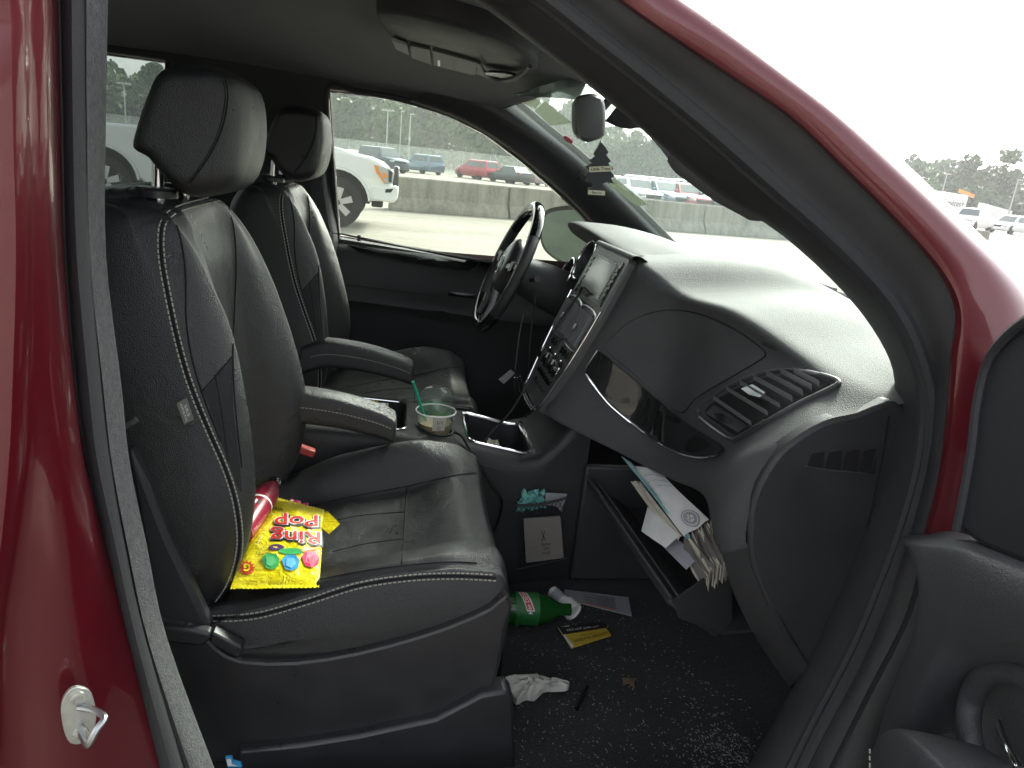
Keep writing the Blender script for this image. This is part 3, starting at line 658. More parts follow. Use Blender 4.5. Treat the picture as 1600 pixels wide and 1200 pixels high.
D3, D4, D5, D6, D7, D8, D9 = [drow('r%d' % i) for i in range(3, 10)]
D2 = [p+A(.055, .0, .010) for p in D3]; D2[-1] = D3[-1]+A(.03, -.01, .008)
yD = [p[1] for p in D3]
D0 = [A(1.10-.19*(abs(y)/.76)**2.2, y, 1.035) for y in yD]; D1 = [A(.5*(a[0]+b[0]), a[1], max(a[2], b[2])+.012) for a, b in zip(D0, D2)]
D10 = [A(p[0]+.07, p[1], p[2]+.02) for p in D9]
DG = smooth_grid([D0, D1, D2, D3, D4, D5, D6, D7, D8, D9, D10], 5, 5)
dash = MB().add(*grid(DG)).obj('dashboard', 'plastic_pad', van, angle=70)
dbv = bvh_of(dash)
# passenger airbag door
air = [tuple(q) for q in cr([(947, 545), (958, 527), (985, 503), (1020, 489), (1055, 485), (1100, 493), (1150, 516), (1188, 543), (1196, 553), (1188, 563), (1130, 597), (1088, 622), (1065, 645), (1030, 618), (985, 578)], 3, True)]
MB().add(*lay_panel(dbv, air, .0035, step=10)).obj('airbag_door', 'plastic_pad', dash, angle=30)
MB().add(*tube(lay_line(dbv, air+[air[0]], 0, .0005), .0016, 6)).obj('panel_gap', 'seam', dash)
# gloss trim strip with bright lower edge
tr = [tuple(q) for q in cr([(937, 549), (965, 572), (1000, 600), (1045, 640), (1085, 668), (1120, 690), (1133, 703), (1120, 712), (1095, 712), (1060, 702), (1025, 684), (985, 655), (950, 624), (920, 592), (920, 572)], 2, True)]
MB().add(*lay_panel(dbv, tr, .006, step=9)).obj('gloss_trim', 'piano_black', dash, angle=30)
MB().add(*tube(lay_line(dbv, [(917, 585), (950, 628), (985, 659), (1025, 689), (1062, 708), (1098, 717), (1122, 714), (1134, 705)], 0, .006), .0026, 8)).obj('chrome_strip', 'chrome', dash)
MB().add(*tube(lay_line(dbv, [(918, 574), (936, 547)], 0, .006), .0016, 8)).obj('chrome_strip', 'chrome', dash)
# passenger air vent
vo = [tuple(q) for q in cr([(1092, 645), (1110, 622), (1150, 600), (1195, 584), (1240, 580), (1285, 588), (1310, 598), (1300, 608), (1250, 632), (1200, 660), (1160, 684), (1147, 688), (1120, 670)], 3, True)]
vi = [tuple(q) for q in cr([(1102, 645), (1118, 627), (1155, 606), (1197, 591), (1240, 587), (1280, 593), (1297, 599), (1288, 605), (1245, 627), (1196, 654), (1158, 677), (1147, 680), (1125, 664)], 3, True)]
fr_ = lay_line(dbv, vo+[vo[0]], 0, .002); MB().add(*tube(fr_, .0045, 8)).obj('vent_frame', 'trim_grey', dash)
MB().add(*lay_panel(dbv, vi, .0015, step=9)).obj('vent_cavity', 'seam', dash)
MB().add(*tube(lay_line(dbv, [(1097, 652), (1122, 672), (1147, 687), (1165, 681), (1200, 660)], 0, .006), .0022, 6)).obj('vent_bezel', 'satin_metal', dash)
for a, b in (((1140, 612), (1203, 652)), ((1160, 603), (1222, 641)), ((1180, 596), (1240, 631)), ((1200, 590), (1256, 622)), ((1222, 587), (1270, 614)), ((1243, 587), (1282, 608)), ((1120, 626), (1178, 667))):
    l = lay_line(dbv, [a, b], 0, .004, res=8); l = np.array(l)
    o_ = []
    for p in l: o_.append(p)
    nn = hit(dbv, *a)[1]; MB().add(*prism([l[0], l[-1], l[-1]+nn*.003+A(0, 0, .007), l[0]+nn*.003+A(0, 0, .007)], nn*.0025)).obj('vent_slat', 'slat_grey', dash, smooth=False)
MB().add(*lay_panel(dbv, [(1168, 612), (1185, 608), (1205, 622), (1198, 628), (1180, 622)], .014, step=5)).obj('vent_tab', 'satin_metal', dash)
MB().add(*lay_panel(dbv, [(1106, 646), (1120, 634), (1172, 668), (1158, 678)], .006, step=6)).obj('vent_wheel_plate', 'trim_grey', dash)
MB().add(*lay_panel(dbv, [(1124, 648), (1136, 648), (1152, 660), (1146, 664), (1132, 660)], .011, step=4)).obj('vent_wheel', 'chrome', dash)
# end cap of the dash with its slotted grille
ec = [tuple(q) for q in cr([(1414, 634), (1340, 648), (1290, 660), (1240, 690), (1208, 722), (1178, 780), (1171, 850), (1182, 905), (1215, 975), (1258, 1040), (1330, 1035), (1368, 905), (1400, 785)], 3, True)]
capo = MB().add(*prism([P(*q, -.765) for q in ec], (0, .03, 0))).obj('dash_end_cap', 'plastic', dash, bevel=.006)
for i in range(4):
    x0 = 1262+i*27; MB().add(*prism([P(*q, -.7655) for q in ((x0, 728+i*3), (x0+23, 731+i*3), (x0+25, 706-i*1.5), (x0+7, 709-i*1.5))], (0, -.002, 0))).obj('grille_slot', 'seam', dash, smooth=False)
MB().add(*tube([P(1256, 728, -.7665), P(1300, 735, -.7665), P(1352, 739, -.7665), P(1362, 732, -.7665), P(1368, 705, -.7665)], .0012, 6)).obj('grille_edge', 'trim_grey', dash)
MB().add(*tube([P(1389, 650, -.767), P(1378, 720, -.767), P(1352, 840, -.767), P(1325, 930, -.767)], .0012, 6)).obj('panel_gap', 'seam', dash)
# kick panel and lower dash bulkhead towards the floor
kp = [[P(1130, 870, -.70), P(1150, 930, -.70), P(1185, 1000, -.70), P(1240, 1080, -.70)], [P(1171, 855, -.76), P(1185, 915, -.76), P(1218, 985, -.77), P(1258, 1050, -.77)]]
MB().add(*grid(smooth_grid([[p+A(.20, .06, 0) for p in kp[0]], kp[0], kp[1], [p+A(.03, .02, 0) for p in kp[1]]], 4, 3))).obj('kick_panel', 'plastic', dash)
MB().add(*box((.90, -.40, .56), (.02, .80, .50))).obj('firewall_carpet', 'carpet', van)
MB().add(*box((.92, .42, .62), (.02, .86, .62))).obj('firewall_carpet', 'carpet', van)
# base of the windscreen: dark strip, defrost grille
MB().add(*prism([A(1.03-.19*(abs(y)/.76)**2.2, y, 1.058) for y in np.linspace(-.7, .7, 15)]+[A(1.095-.19*(abs(y)/.76)**2.2, y, 1.052) for y in np.linspace(.7, -.7, 15)], (0, 0, -.01))).obj('defrost_panel', 'plastic', dash)
for i in range(14):
    y = -.30-.025*i; x = 1.0-.19*(abs(y)/.76)**2.2
    MB().add(*box((x-.0, y, 1.064), (.03, .012, .006))).obj('defrost_slot', 'seam', dash, smooth=False)
for q in [(1196, 543), (1203, 541)]:
    pass
h, n = hit(dbv, 1203, 541)
tx = text2d('AIRBAG', .011)
ex = nrm(A(.35, -.93, 0)-n*(A(.35, -.93, 0)@n)); ey = np.cross(n, ex); ey = ey if ey[2] > 0 else -ey
MB().add(*on_map(tx, lambda x, y: h+n*.0015+ex*x+ey*y)).obj('airbag_lettering', 'seam', dash, smooth=False)
# instrument hood over the driver's gauges
hood = []
for y, zt, xf in ((.12, 1.085, .60), (.17, 1.105, .56), (.24, 1.128, .525), (.34, 1.142, .505), (.45, 1.142, .505), (.55, 1.128, .52), (.62, 1.105, .55), (.67, 1.08, .60)):
    hood.append([A(.97, y, 1.045), A(.80, y, zt*.5+.54), A(.66, y, zt-.004), A(xf+.04, y, zt), A(xf, y, zt-.003), A(xf+.005, y, zt-.014), A(xf+.07, y, zt-.05), A(xf+.13, y, zt-.14)])
MB().add(*grid(smooth_grid(hood, 4, 4))).obj('instrument_hood', 'plastic_pad', dash, angle=60)
for px_, py_, y, r in ((913, 406, .25, .056), (884, 428, .40, .05)):
    c = P(px_, py_, y); ax = nrm(A(-.93, 0, .37))
    MB().add(*lathe([(-.10, r*.8), (-.05, r*.9), (0, r), (.004, r*.99), (-.03, r*.86), (-.05, r*.8), (-.05, .001)], c, ax, 32, cap=False)).obj('gauge_pod', 'plastic_smooth', dash)
    MB().add(*torus(c, ax, r, .0035, 40, 8)).obj('gauge_ring', 'chrome', dash)
    MB().add(*lathe([(-.045, .001), (-.045, r*.8)], c, ax, 32, cap=False)).obj('gauge_face', 'label_grey', dash)
# ---- centre stack --------------------------------------------------------------------------------
SO = A(.497, 0, 1.10); STt = nrm(A(-.145, 0, -.35)); SN = nrm(A(-.924, 0, .383)); SY = A(0, 1, 0)
def SK(v, y, h=0.): return SO+STt*v+SY*y+SN*h           # v metres down the slope
stk = MB(); so_ = [(-.012, -.125), (.0, -.138), (.14, -.14), (.26, -.125), (.36, -.10), (.395, -.085), (.40, 0), (.395, .085), (.36, .10), (.26, .125), (.14, .14), (0, .138), (-.012, .125)]
top_ = [SK(v, y, 0) for v, y in so_]
stk.add(*prism(top_, -SN*.05))
stack = stk.obj('center_stack', 'stack_grey', van, smooth=False, bevel=.004)
MB().add(*grid(smooth_grid([[SK(v, y*1.02, -.012) for v, y in so_[7:]], [SK(v, y*1.2+.01, -.08) for v, y in so_[7:]], [SK(v, y*1.35+.02, -.16) for v, y in so_[7:]]], 4, 3))).obj('stack_side', 'plastic', stack)
hd = [[SK(-.008, y, .004), SK(-.02, y, .0), SK(-.022, y*.98, -.03), SK(-.012, y*.94, -.085)+A(.0, 0, -.01)] for y in np.linspace(-.152, .148, 9)]
MB().add(*grid(smooth_grid(hd, 3, 2))).obj('screen_hood', 'plastic_pad', stack)
def splate(name, v0, v1, y0, y1, h, m, r=.006, base=-.002):
    pts = []
    for (cv, cy, a0) in ((v0+r, y0+r, math.pi), (v0+r, y1-r, math.pi/2), (v1-r, y1-r, 0), (v1-r, y0+r, -math.pi/2)):
        for k in range(4):
            a = a0-k*math.pi/6; pts.append((cv+r*math.cos(a), cy+r*math.sin(a)))
    return MB().add(*prism([SK(v, y, base) for v, y in pts], SN*(h-base))).obj(name, m, stack, smooth=False)
splate('screen_bezel', .004, .118, -.118, .118, .003, 'black_gloss')
splate('screen', .014, .104, -.088, .088, .0045, 'screen', .003)
for i in range(5):
    for s_ in (-1, 1): splate('screen_key', .020+i*.017, .032+i*.017, s_*.103-.008, s_*.103+.008, .0048, 'plastic_smooth', .002)
splate('disc_slot', .122, .130, -.07, .07, .003, 'seam', .002)
for s_ in (-1, 1):
    y0, y1 = (.006, .122) if s_ > 0 else (-.122, -.006)
    splate('vent_cavity', .136, .222, y0, y1, .002, 'seam', .012)
    for k in range(7):
        y = y0+(y1-y0)*(k+.7)/7.4
        MB().add(*box(SK(.179, y, .006), (.076, .0022, .012), (STt, nrm(SY+SN*.5), SN)))  .obj('vent_slat', 'slat_grey', stack, smooth=False)
    MB().add(*box(SK(.182, (y0+y1)/2, .014), (.014, .010, .008), (STt, SY, SN))).obj('vent_tab', 'satin_metal', stack, bevel=.002)
    fr2 = cr([SK(v, y, .003) for v, y in ((.133, y0), (.133, y1), (.18, y1+.004*s_), (.226, y1), (.226, y0), (.18, y0-.002*s_))], 4, True)
    MB().add(*tube(fr2, .0024, 6, closed=True)).obj('vent_frame', 'satin_metal', stack)
for y in (-.06, .06): splate('control_panel', .232, .262, y-.045, y+.045, .003, 'plastic_smooth', .004); 
for y in (-.085, -.06, -.035, .035, .06, .085): splate('button', .238, .256, y-.009, y+.009, .0065, 'black_gloss', .003)
for i, (v, y) in enumerate(((.288, .062), (.288, 0), (.288, -.062))):
    MB().add(*lathe([(0, .021), (.010, .020), (.016, .0185), (.018, .015), (.018, .001)], SK(v, y, 0), SN, 24)).obj('knob', 'black_gloss', stack)
    MB().add(*torus(SK(v, y, .004), SN, .022, .0022, 32, 6)).obj('knob_ring', 'chrome', stack)
    MB().add(*box(SK(v-.010, y, .019), (.012, .003, .003), (STt, SY, SN))).obj('knob_pointer', 'white_print', stack)
for i in range(6): splate('button', .320+.0, .334, -.066+i*.024-.008, -.066+i*.024+.008+.006, .005, 'black_gloss', .003)
for i in range(4): splate('button', .345, .358, -.052+i*.034-.012, -.052+i*.034+.012, .005, 'plastic_smooth', .003)
for s_ in (-1, 1):
    ed = cr([SK(v, s_*abs(y)*1.0, .003) for v, y in ((.12, .139), (.20, .134), (.28, .120), (.36, .099), (.394, .087))], 5)
    MB().add(*tube(ed, .0026, 8)).obj('chrome_strip', 'chrome', stack)
# wide lower bright bezel
MB().add(*tube(cr([SK(.372, -.095, .004), SK(.396, -.07, .006), SK(.402, 0, .006), SK(.396, .07, .006), SK(.372, .095, .004)], 4), .005, 8)).obj('chrome_strip', 'chrome', stack)
# ---- steering wheel ------------------------------------------------------------------------------
wc = A(.318, .40, .998); wn = nrm(A(-.932, 0, .361)); wu = nrm(A(.361, 0, .932)); wr = A(0, 1, 0); RW = .186
def WH(a, r, h=0.): return wc+wu*r*math.cos(a)+wr*r*math.sin(a)+wn*h
hubp = [(.0, .088), (.5, .080), (.9, .072), (1.25, .070), (1.6, .068), (1.9, .066), (2.3, .072), (2.7, .085), (math.pi, .090)]
hubp = hubp+[(2*math.pi-a, r) for a, r in hubp[::-1][1:-1]]
rw_ = [[WH(a, r*k, hh) for a, r in hubp] for k, hh in ((.75, -.03), (1.0, -.02), (1.02, .0), (.95, .012), (.7, .020), (.3, .023), (.05, .0235))]
swh = MB().add(*grid([list(cr(r, 3, True)) for r in rw_], cu=True, capu=True)).obj('steering_wheel', 'plastic_smooth', van, angle=60)
def wrim(a0, a1, name, m, r=.0165):
    n_ = max(4, int(abs(a1-a0)/.09)); MB().add(*tube([WH(a0+(a1-a0)*i/n_, RW) for i in range(n_+1)], r, 12)).obj(name, m, swh)
wrim(.95, 2.25, 'rim_grip', 'leather'); wrim(-2.25, -.95, 'rim_grip', 'leather'); wrim(-.95, .95, 'rim_arc', 'piano_black', .0172); wrim(2.25, 4.033, 'rim_arc', 'piano_black', .0172)
for a in (1.45, -1.45, 2.75, -2.75):
    p0, p1 = WH(a, .06, .002), WH(a, .175, .002)
    MB().add(*tube([p0, p0*.5+p1*.5-wn*.004, p1], [.016, .012, .011], 8)).obj('spoke', 'satin_metal' if abs(a) > 2 else 'plastic_smooth', swh)
MB().add(*torus(WH(0, .0, .0225), wn, .026, .002, 28, 6)).obj('emblem_ring', 'chrome', swh)
for k in (-1, 1): MB().add(*box(WH(0, 0, .0235), (.040, .004, .003), (nrm(wu+wr*.8*k), nrm(wr-wu*.8*k), wn))).obj('emblem_bar', 'chrome', swh)
for s_ in (-1, 1):
    for k in range(2): MB().add(*box(WH(s_*1.45, .105+.02*k, .012), (.030, .014, .006), (wu, wr, wn))).obj('wheel_button', 'black_gloss', swh, bevel=.002)
MB().add(*lathe([(.02, .05), (.06, .055), (.12, .065), (.20, .07), (.24, .06)], wc, -wn, 24)).obj('steering_column', 'plastic', van)
for s_ in (-1, 1): MB().add(*tube([wc-wn*.07+wr*.04*s_, wc-wn*.06+wr*.10*s_+wu*.01, wc-wn*.055+wr*.165*s_+wu*.02], [.008, .006, .009], 8)).obj('column_stalk', 'plastic_smooth', van)
# ---- centre console ------------------------------------------------------------------------------
def ctop(x): return I(x, [-.45, -.13, .05, .12, .20, .31, .34, .37, .42, .47], [.70, .69, .678, .664, .655, .630, .633, .65, .715, .79])
def cw(x): return I(x, [-.45, .1, .33, .47], [.128, .132, .138, .12])
def rrect(x0, x1, y0, y1, r, n=6):
    pts = []
    for (cx_, cy_, a0) in ((x1-r, y1-r, math.pi/2), (x1-r, y0+r, 0), (x0+r, y0+r, -math.pi/2), (x0+r, y1-r, -math.pi)):
        for k in range(n): a = a0-k*math.pi/2/(n-1); pts.append((cx_+r*math.cos(a), cy_+r*math.sin(a)))
    return pts
def circ(x, y, r, n=28): return [(x+r*math.cos(k*2*math.pi/n), y+r*math.sin(k*2*math.pi/n)) for k in range(n)]
CUPX, CUPY = .113, -.045; CUP2 = (.118, .052)
wells = [(rrect(-.15, .045, -.095, .095, .02), .09), (circ(CUPX, CUPY, .043), .055), (circ(*CUP2, .043), .055), (rrect(.19, .345, -.095, .095, .025), .07)]
xo = np.linspace(-.45, .36, 16)
outl2 = [(x, -cw(x)+.012) for x in xo]+[(x, cw(x)-.012) for x in xo[::-1]]
con = MB(); con.add(*holed(outl2, [q for q, d in wells], lambda x, y: A(x, y, ctop(x)), (0, 0, -.003)))
for sgn in (-1, 1):
    cs = []
    for x in np.linspace(-.45, .47, 24):
        z = ctop(x); w_ = cw(x)
        cs.append(cr([A(x, sgn*(w_-.010), FLZ), A(x, sgn*(w_+.002), .45), A(x, sgn*(w_+.008), z-.06), A(x, sgn*(w_+.007), z-.022), A(x, sgn*(w_-.001), z-.005), A(x, sgn*(w_-.0121), z+.0003)], 3))
    con.add(*grid([list(r) for r in cs]))
con.add(*grid([[A(x, y, ctop(x)) for y in np.linspace(-cw(x)+.012, cw(x)-.012, 5)] for x in np.linspace(.36, .47, 8)]))
cono = con.obj('center_console', 'plastic', van, angle=50)
for k, (q, d) in enumerate(wells):
    n_ = len(q); topr = [A(x, y, ctop(x)) for x, y in q]; c = np.mean(topr, 0); botr = [A(c[0]+(p[0]-c[0])*.93, c[1]+(p[1]-c[1])*.93, p[2]-d) for p in topr]
    MB().add(*grid([topr, botr], cu=True)).add(botr, [tuple(range(n_))]).obj('cup_well' if k in (1, 2) else 'storage_well', 'plastic_smooth', cono, angle=30)
    MB().add(*tube([p+A(0, 0, .002) for p in topr], .0035 if k == 3 else .0028, 8, closed=True)).obj('well_rim', 'chrome' if k in (0, 3) else 'plastic_smooth', cono)
# chrome corner bracket and pull-out drawer handle at the front well
MB().add(*tube([A(.343, y, ctop(.34)+.006) for y in np.linspace(-.09, .09, 8)], .007, 8)).obj('well_handle', 'chrome', cono)
MB().add(*tube([A(x, .095, ctop(x)+.004) for x in np.linspace(.19, .33, 8)], .005, 8)).obj('well_handle', 'chrome', cono)
# parting line on the side of the console and the elastic net pocket
conb = bvh_of(cono)
l = lay_line(conb, [(705, 715), (760, 728), (810, 735), (845, 728), (880, 700), (900, 680)], 0, .001)
if len(l) > 3: MB().add(*tube(smooth3(l), .0013, 6)).obj('panel_gap', 'trim_grey', cono)
# console bulkhead side carrying on forward under the dash
MB().add(*box((.70, -.145, .48), (.48, .02, .30))).obj('console_side', 'plastic', cono, bevel=.006)
net = MB(); NY = -.165
def NP(px_, py_): return P(px_, py_, NY)
n0, n1, n2, n3 = NP(806, 790), NP(886, 778), NP(888, 872), NP(808, 890)
for i in range(17):
    for s_ in (0, 1):
        a = (i-4)/12.; pts = []
        for t in np.linspace(0, 1, 9):
            u = a+(t*.7 if s_ else (.7-t*.7))-.2
            if 0 <= u <= 1: pts.append((n0*(1-u)+n1*u)*(1-t)+(n3*(1-u)+n2*u)*t+A(0, -.010*math.sin(math.pi*t)*math.sin(math.pi*u), 0))
        if len(pts) > 1: net.add(*tube(pts, .0009, 4))
net.add(*tube([n0, (n0+n1)/2+A(0, -.006, -.004), n1], .003, 6)); net.add(*tube([n3, n2], .002, 6))
net.obj('net_pocket', 'rubber', cono)
# ---- glove box (open) ----------------------------------------------------------------------------
gA, gB = P(915, 740, -.13), P(1050, 936, -.585)       # ends of the lip
gdir = nrm(gB-gA); hng = A(.11, 0, -.075)
lipn = nrm(np.cross(gdir, nrm(hng)))
gdo = MB()
gp = [gA, gB, gB+hng, gA+hng]
gdo.add(*prism([q for q in gp], nrm(A(-.6, 0, -.8))*.014))
glove = gdo.obj('glove_box_door', 'plastic', van, bevel=.006)
MB().add(*tube([gA+A(-.004, 0, .004), (gA+gB)/2+A(-.004, 0, .004), gB+A(-.004, 0, .004)], .0035, 8)).obj('door_lip', 'trim_grey', glove)
MB().add(*tube([gA+A(.014, 0, .002), (gA+gB)/2+A(.014, 0, .002), gB+A(.014, 0, .002)], .0022, 8)).obj('door_lip', 'trim_grey', glove)
gb1 = P(1143, 876, -.56); 
MB().add(*prism([gB+A(.004, 0, -.005), gB+A(.02, 0, -.04), gB+hng, gb1+A(.03, 0, -.14), gb1+A(.0, 0, -.004), gb1], (0, .006, 0))).obj('bin_side', 'plastic', glove)
MB().add(*tube(cr([P(1076, 932, -.57), P(1110, 912, -.565), P(1130, 892, -.56), P(1143, 876, -.56)], 4), .002, 6)).obj('bin_edge', 'trim_grey', glove)
MB().add(*prism([gA+hng+A(0, 0, .004), gB+hng+A(0, 0, .004), gB+hng+A(.16, .0, .02), gA+hng+A(.16, 0, .02)], (0, 0, -.006))).obj('bin_floor', 'plastic', glove)
MB().add(*prism([gA+hng+A(.16, 0, .02), gB+hng+A(.16, 0, .02), gB+hng+A(.16, 0, .24), gA+hng+A(.16, 0, .24)], (.006, 0, 0))).obj('bin_back', 'plastic', glove)
# ---- sun visors, overhead console, mirror --------------------------------------------------------
def slab(name, pts, off, m, parent=van, bev=.006): return MB().add(*prism(pts, off)).obj(name, m, parent, bevel=bev)
vz = lambda x, y: hz(x)-.065*(abs(y)/.72)**3
def ceil_pt(px_, py_, d=.0):
    z = 1.5
    for _ in range(12): p = PZ(px_, py_, z-d); z = vz(p[0], p[1])
    return p
oc = [(588, 18), (600, 45), (625, 75), (690, 100), (760, 122), (800, 132), (832, 118), (838, 100), (800, 70), (740, 48), (660, 28)]
ocp = [ceil_pt(*q, .035) for q in cr(oc, 2, True)]
ohc = MB(); rws = [[p+A(0, 0, .04) for p in ocp], [p+A(0, 0, .006) for p in ocp]]; c_ = np.mean(ocp, 0); rws.append([c_+(p-c_)*.95 for p in ocp]); rws.append([c_+(p-c_)*.6+A(0, 0, -.002) for p in ocp])
oh = ohc.add(*grid(rws, cu=True, capu=True)).obj('overhead_console', 'plastic', van, angle=40)
def ohp(name, pts, m, h=.006): return MB().add(*prism([ceil_pt(*q, .040) for q in pts], (0, 0, -h))).obj(name, m, oh, smooth=False, bevel=.0015)
ohp('map_lamp', [(612, 58), (636, 66), (640, 82), (618, 72)], 'label_grey')
ohp('console_lid', [(640, 66), (672, 73), (675, 97), (643, 86)], 'trim_grey')
ohp('console_lid', [(676, 74), (748, 94), (742, 114), (678, 98)], 'trim_grey')
ohp('lid_latch', [(684, 87), (688, 88), (688, 97), (684, 96)], 'satin_metal', .009)
cm_ = ceil_pt(785, 110, .04)
MB().add(*lathe([(0, .001), (.004, .018), (.006, .030), (.0, .036)], cm_+A(0, 0, -.010), (0, 0, 1), 24)).obj('observation_mirror', 'black_gloss', oh)
MB().add(*tube(cr([ceil_pt(*q, .05) for q in ((748, 97), (760, 116), (785, 125), (812, 118), (828, 104))], 4), .004, 8)).obj('mirror_bezel', 'trim_grey', oh)
MB().add(*tube(cr([ceil_pt(*q, .03) for q in ((778, 71), (800, 80), (816, 82))], 4), .003, 8)).obj('grip', 'trim_grey', oh)
# driver sun visor folded up, with label
vd = [tuple(q) for q in cr([(645, 110), (655, 95), (700, 100), (770, 128), (760, 140), (735, 150), (690, 148), (655, 135)], 2, True)]
vis = MB().add(*prism([ceil_pt(*q, .014) for q in vd], (0, 0, -.012))).obj('sun_visor', 'headliner', van, bevel=.004)
MB().add(*prism([ceil_pt(*q, .0285) for q in ((690, 112), (722, 124), (708, 133), (678, 120))], (0, 0, -.001))).obj('visor_label', 'label_grey', vis, smooth=False)
MB().add(*tube(cr([ceil_pt(*q, .02) for q in ((728, 152), (738, 158), (745, 150), (756, 148))], 4), .004, 6)).obj('visor_clip', 'plastic_smooth', vis)
# passenger sun visor folded up against the windscreen header
pv = [P(945, 189, -.04), P(962, 197, -.08), P(985, 200, -.14), P(1000, 198, -.20), P(1015, 212, -.30), P(1035, 235, -.42), P(1062, 275, -.56)]
pvx = [(945, 189, -.04), (962, 197, -.08), (985, 200, -.14), (1000, 198, -.20), (1015, 212, -.30), (1035, 235, -.42), (1062, 275, -.56)]
pvb = [P(a+(62 if i > 1 else 34), b-(74 if i > 1 else 46), y-.03) for i, (a, b, y) in enumerate(pvx)]
pvr = [[p+A(0, 0, .02) for p in pvb], pvb, [a*.5+b*.5+A(0, 0, -.004) for a, b in zip(pv, pvb)], pv, [p+A(.012, 0, .010) for p in pv], [a*.5+b*.5+A(.02, 0, .02) for a, b in zip(pv, pvb)]]
MB().add(*grid(smooth_grid(pvr, 4, 3))).obj('sun_visor', 'headliner', van)
# pillar grab handle
gh = cr([P(1050, 240, -.60), P(1085, 262, -.615), P(1130, 292, -.63), P(1170, 318, -.645), P(1196, 338, -.665)], 5)
MB().add(*tube(gh, np.interp(np.linspace(0, 1, len(gh)), [0, .15, .5, .85, 1], [.012, .020, .023, .018, .008]), 14)).obj('grab_handle', 'stack_grey', van)
# rear-view mirror: housing seen from behind its left end
mo = [(905, 150), (925, 146), (940, 152), (946, 170), (946, 205), (938, 216), (918, 222), (907, 215), (902, 195), (902, 165)]
f0 = [P(*q, .02) for q in cr(mo, 3, True)]; c0 = np.mean(f0, 0)
mrow = [[c0+(p-c0)*.86+A(-.006, -.01, 0) for p in f0], f0, [p+A(.012, .07, .004) for p in f0], [c0+(p-c0)*.9+A(.03, .20, .010) for p in f0], [c0+(p-c0)*.7+A(.04, .225, .012) for p in f0]]
rvm = MB().add(*grid(mrow, cu=True, capu=True)).obj('rearview_mirror', 'trim_grey', van, angle=45)
MB().add(*tube([c0+A(.03, .09, .01), c0+A(.06, .08, .05), c0+A(.085, .07, .09)], [.012, .010, .014], 10)).obj('mirror_stem', 'plastic', rvm)
MB().add(*prism([p+A(-.005, .02, 0) for p in [P(907, 158, .03), P(907, 212, .03), P(905, 212, .20), P(905, 158, .20)]], (-.001, 0, 0))).obj('mirror_face', 'mirror_glass', rvm, smooth=False)
MB().add(*box(P(939, 193, .018), (.010, .006, .014))).obj('mirror_button', 'black_gloss', rvm, bevel=.003)
# ---- driver-side exterior mirror -----------------------------------------------------------------
mm = [(843, 352), (850, 332), (865, 324), (895, 321), (920, 326), (932, 340), (934, 380), (925, 402), (905, 415), (880, 412), (855, 396), (845, 378)]
m0 = [PP(*q, P(890, 365, 1.04), (-.86, -.5, .03)) for q in cr(mm, 3, True)]; cm0 = np.mean(m0, 0)
emr = [[cm0+(p-cm0)*.93 for p in m0], m0, [p+A(.06, .03, 0) for p in m0], [cm0+(p-cm0)*.8+A(.13, .05, 0) for p in m0], [cm0+(p-cm0)*.3+A(.16, .06, 0) for p in m0]]
exm = MB().add(*grid(emr, cu=True, capu=True)).obj('door_mirror', 'black_gloss', van, angle=45)
mg = [cm0+(p-cm0)*.88+A(-.003, -.002, -.004) for p in m0]
MB().add(*prism(mg, (.002, .001, 0))).obj('mirror_face', 'mirror_glass', exm, smooth=False)
MB().add(*tube([cm0+A(.06, .0, -.06), cm0+A(.09, -.10, -.10)], .025, 10)).obj('mirror_arm', 'black_gloss', exm)
# ---- hood, front wheels --------------------------------------------------------------------------
hr = [[A(x, y, z-.10*(abs(y)/.85)**3) for x, z in ((1.10, 1.0), (1.25, .985), (1.55, .93), (1.85, .85), (2.0, .76), (2.03, .60), (2.03, .35))] for y in np.linspace(-.88, .88, 15)]
MB().add(*grid(smooth_grid(hr, 3, 2))).obj('hood', 'red_paint', van)
MB().add(*prism([A(1.07, -.75, 1.028), A(1.16, -.75, 1.0), A(1.16, .75, 1.0), A(1.07, .75, 1.028)], (0, 0, -.02))).obj('wiper_cowl', 'plastic', van)
for s_ in (-1, 1): MB().add(*tube(cr([A(1.10, .6*s_-.3, 1.045), A(1.09, .35*s_-.2, 1.06), A(1.085, .1*s_-.1, 1.06)], 4), .006, 6)).obj('wiper', 'rubber', van)
for s_ in (-1, 1):
    MB().add(*prism([A(x, s_*.94, z) for x, z in ((.95, .30), (1.05, .30), (1.10, .62), (1.32, .74), (1.58, .70), (1.78, .48), (1.82, .32), (2.02, .34), (2.02, .74), (1.6, .88), (1.1, .98), (.95, .99))], (0, -s_*.03, 0))).obj('fender', 'red_paint', van, bevel=.01)
    for x in (1.42, -1.66):
        wo = MB().add(*lathe([(-.11, .20), (-.10, .30), (-.06, .335), (.06, .335), (.10, .30), (.11, .20)], A(x, s_*.84, .335), (0, 1, 0), 32)).obj('wheel', 'rubber', van)
        MB().add(*lathe([(0, .001), (.01, .06), (0, .2), (.02, .21)], A(x, s_*.955, .335), (0, -s_, 0), 24, cap=False)).obj('rim', 'satin_metal', wo)
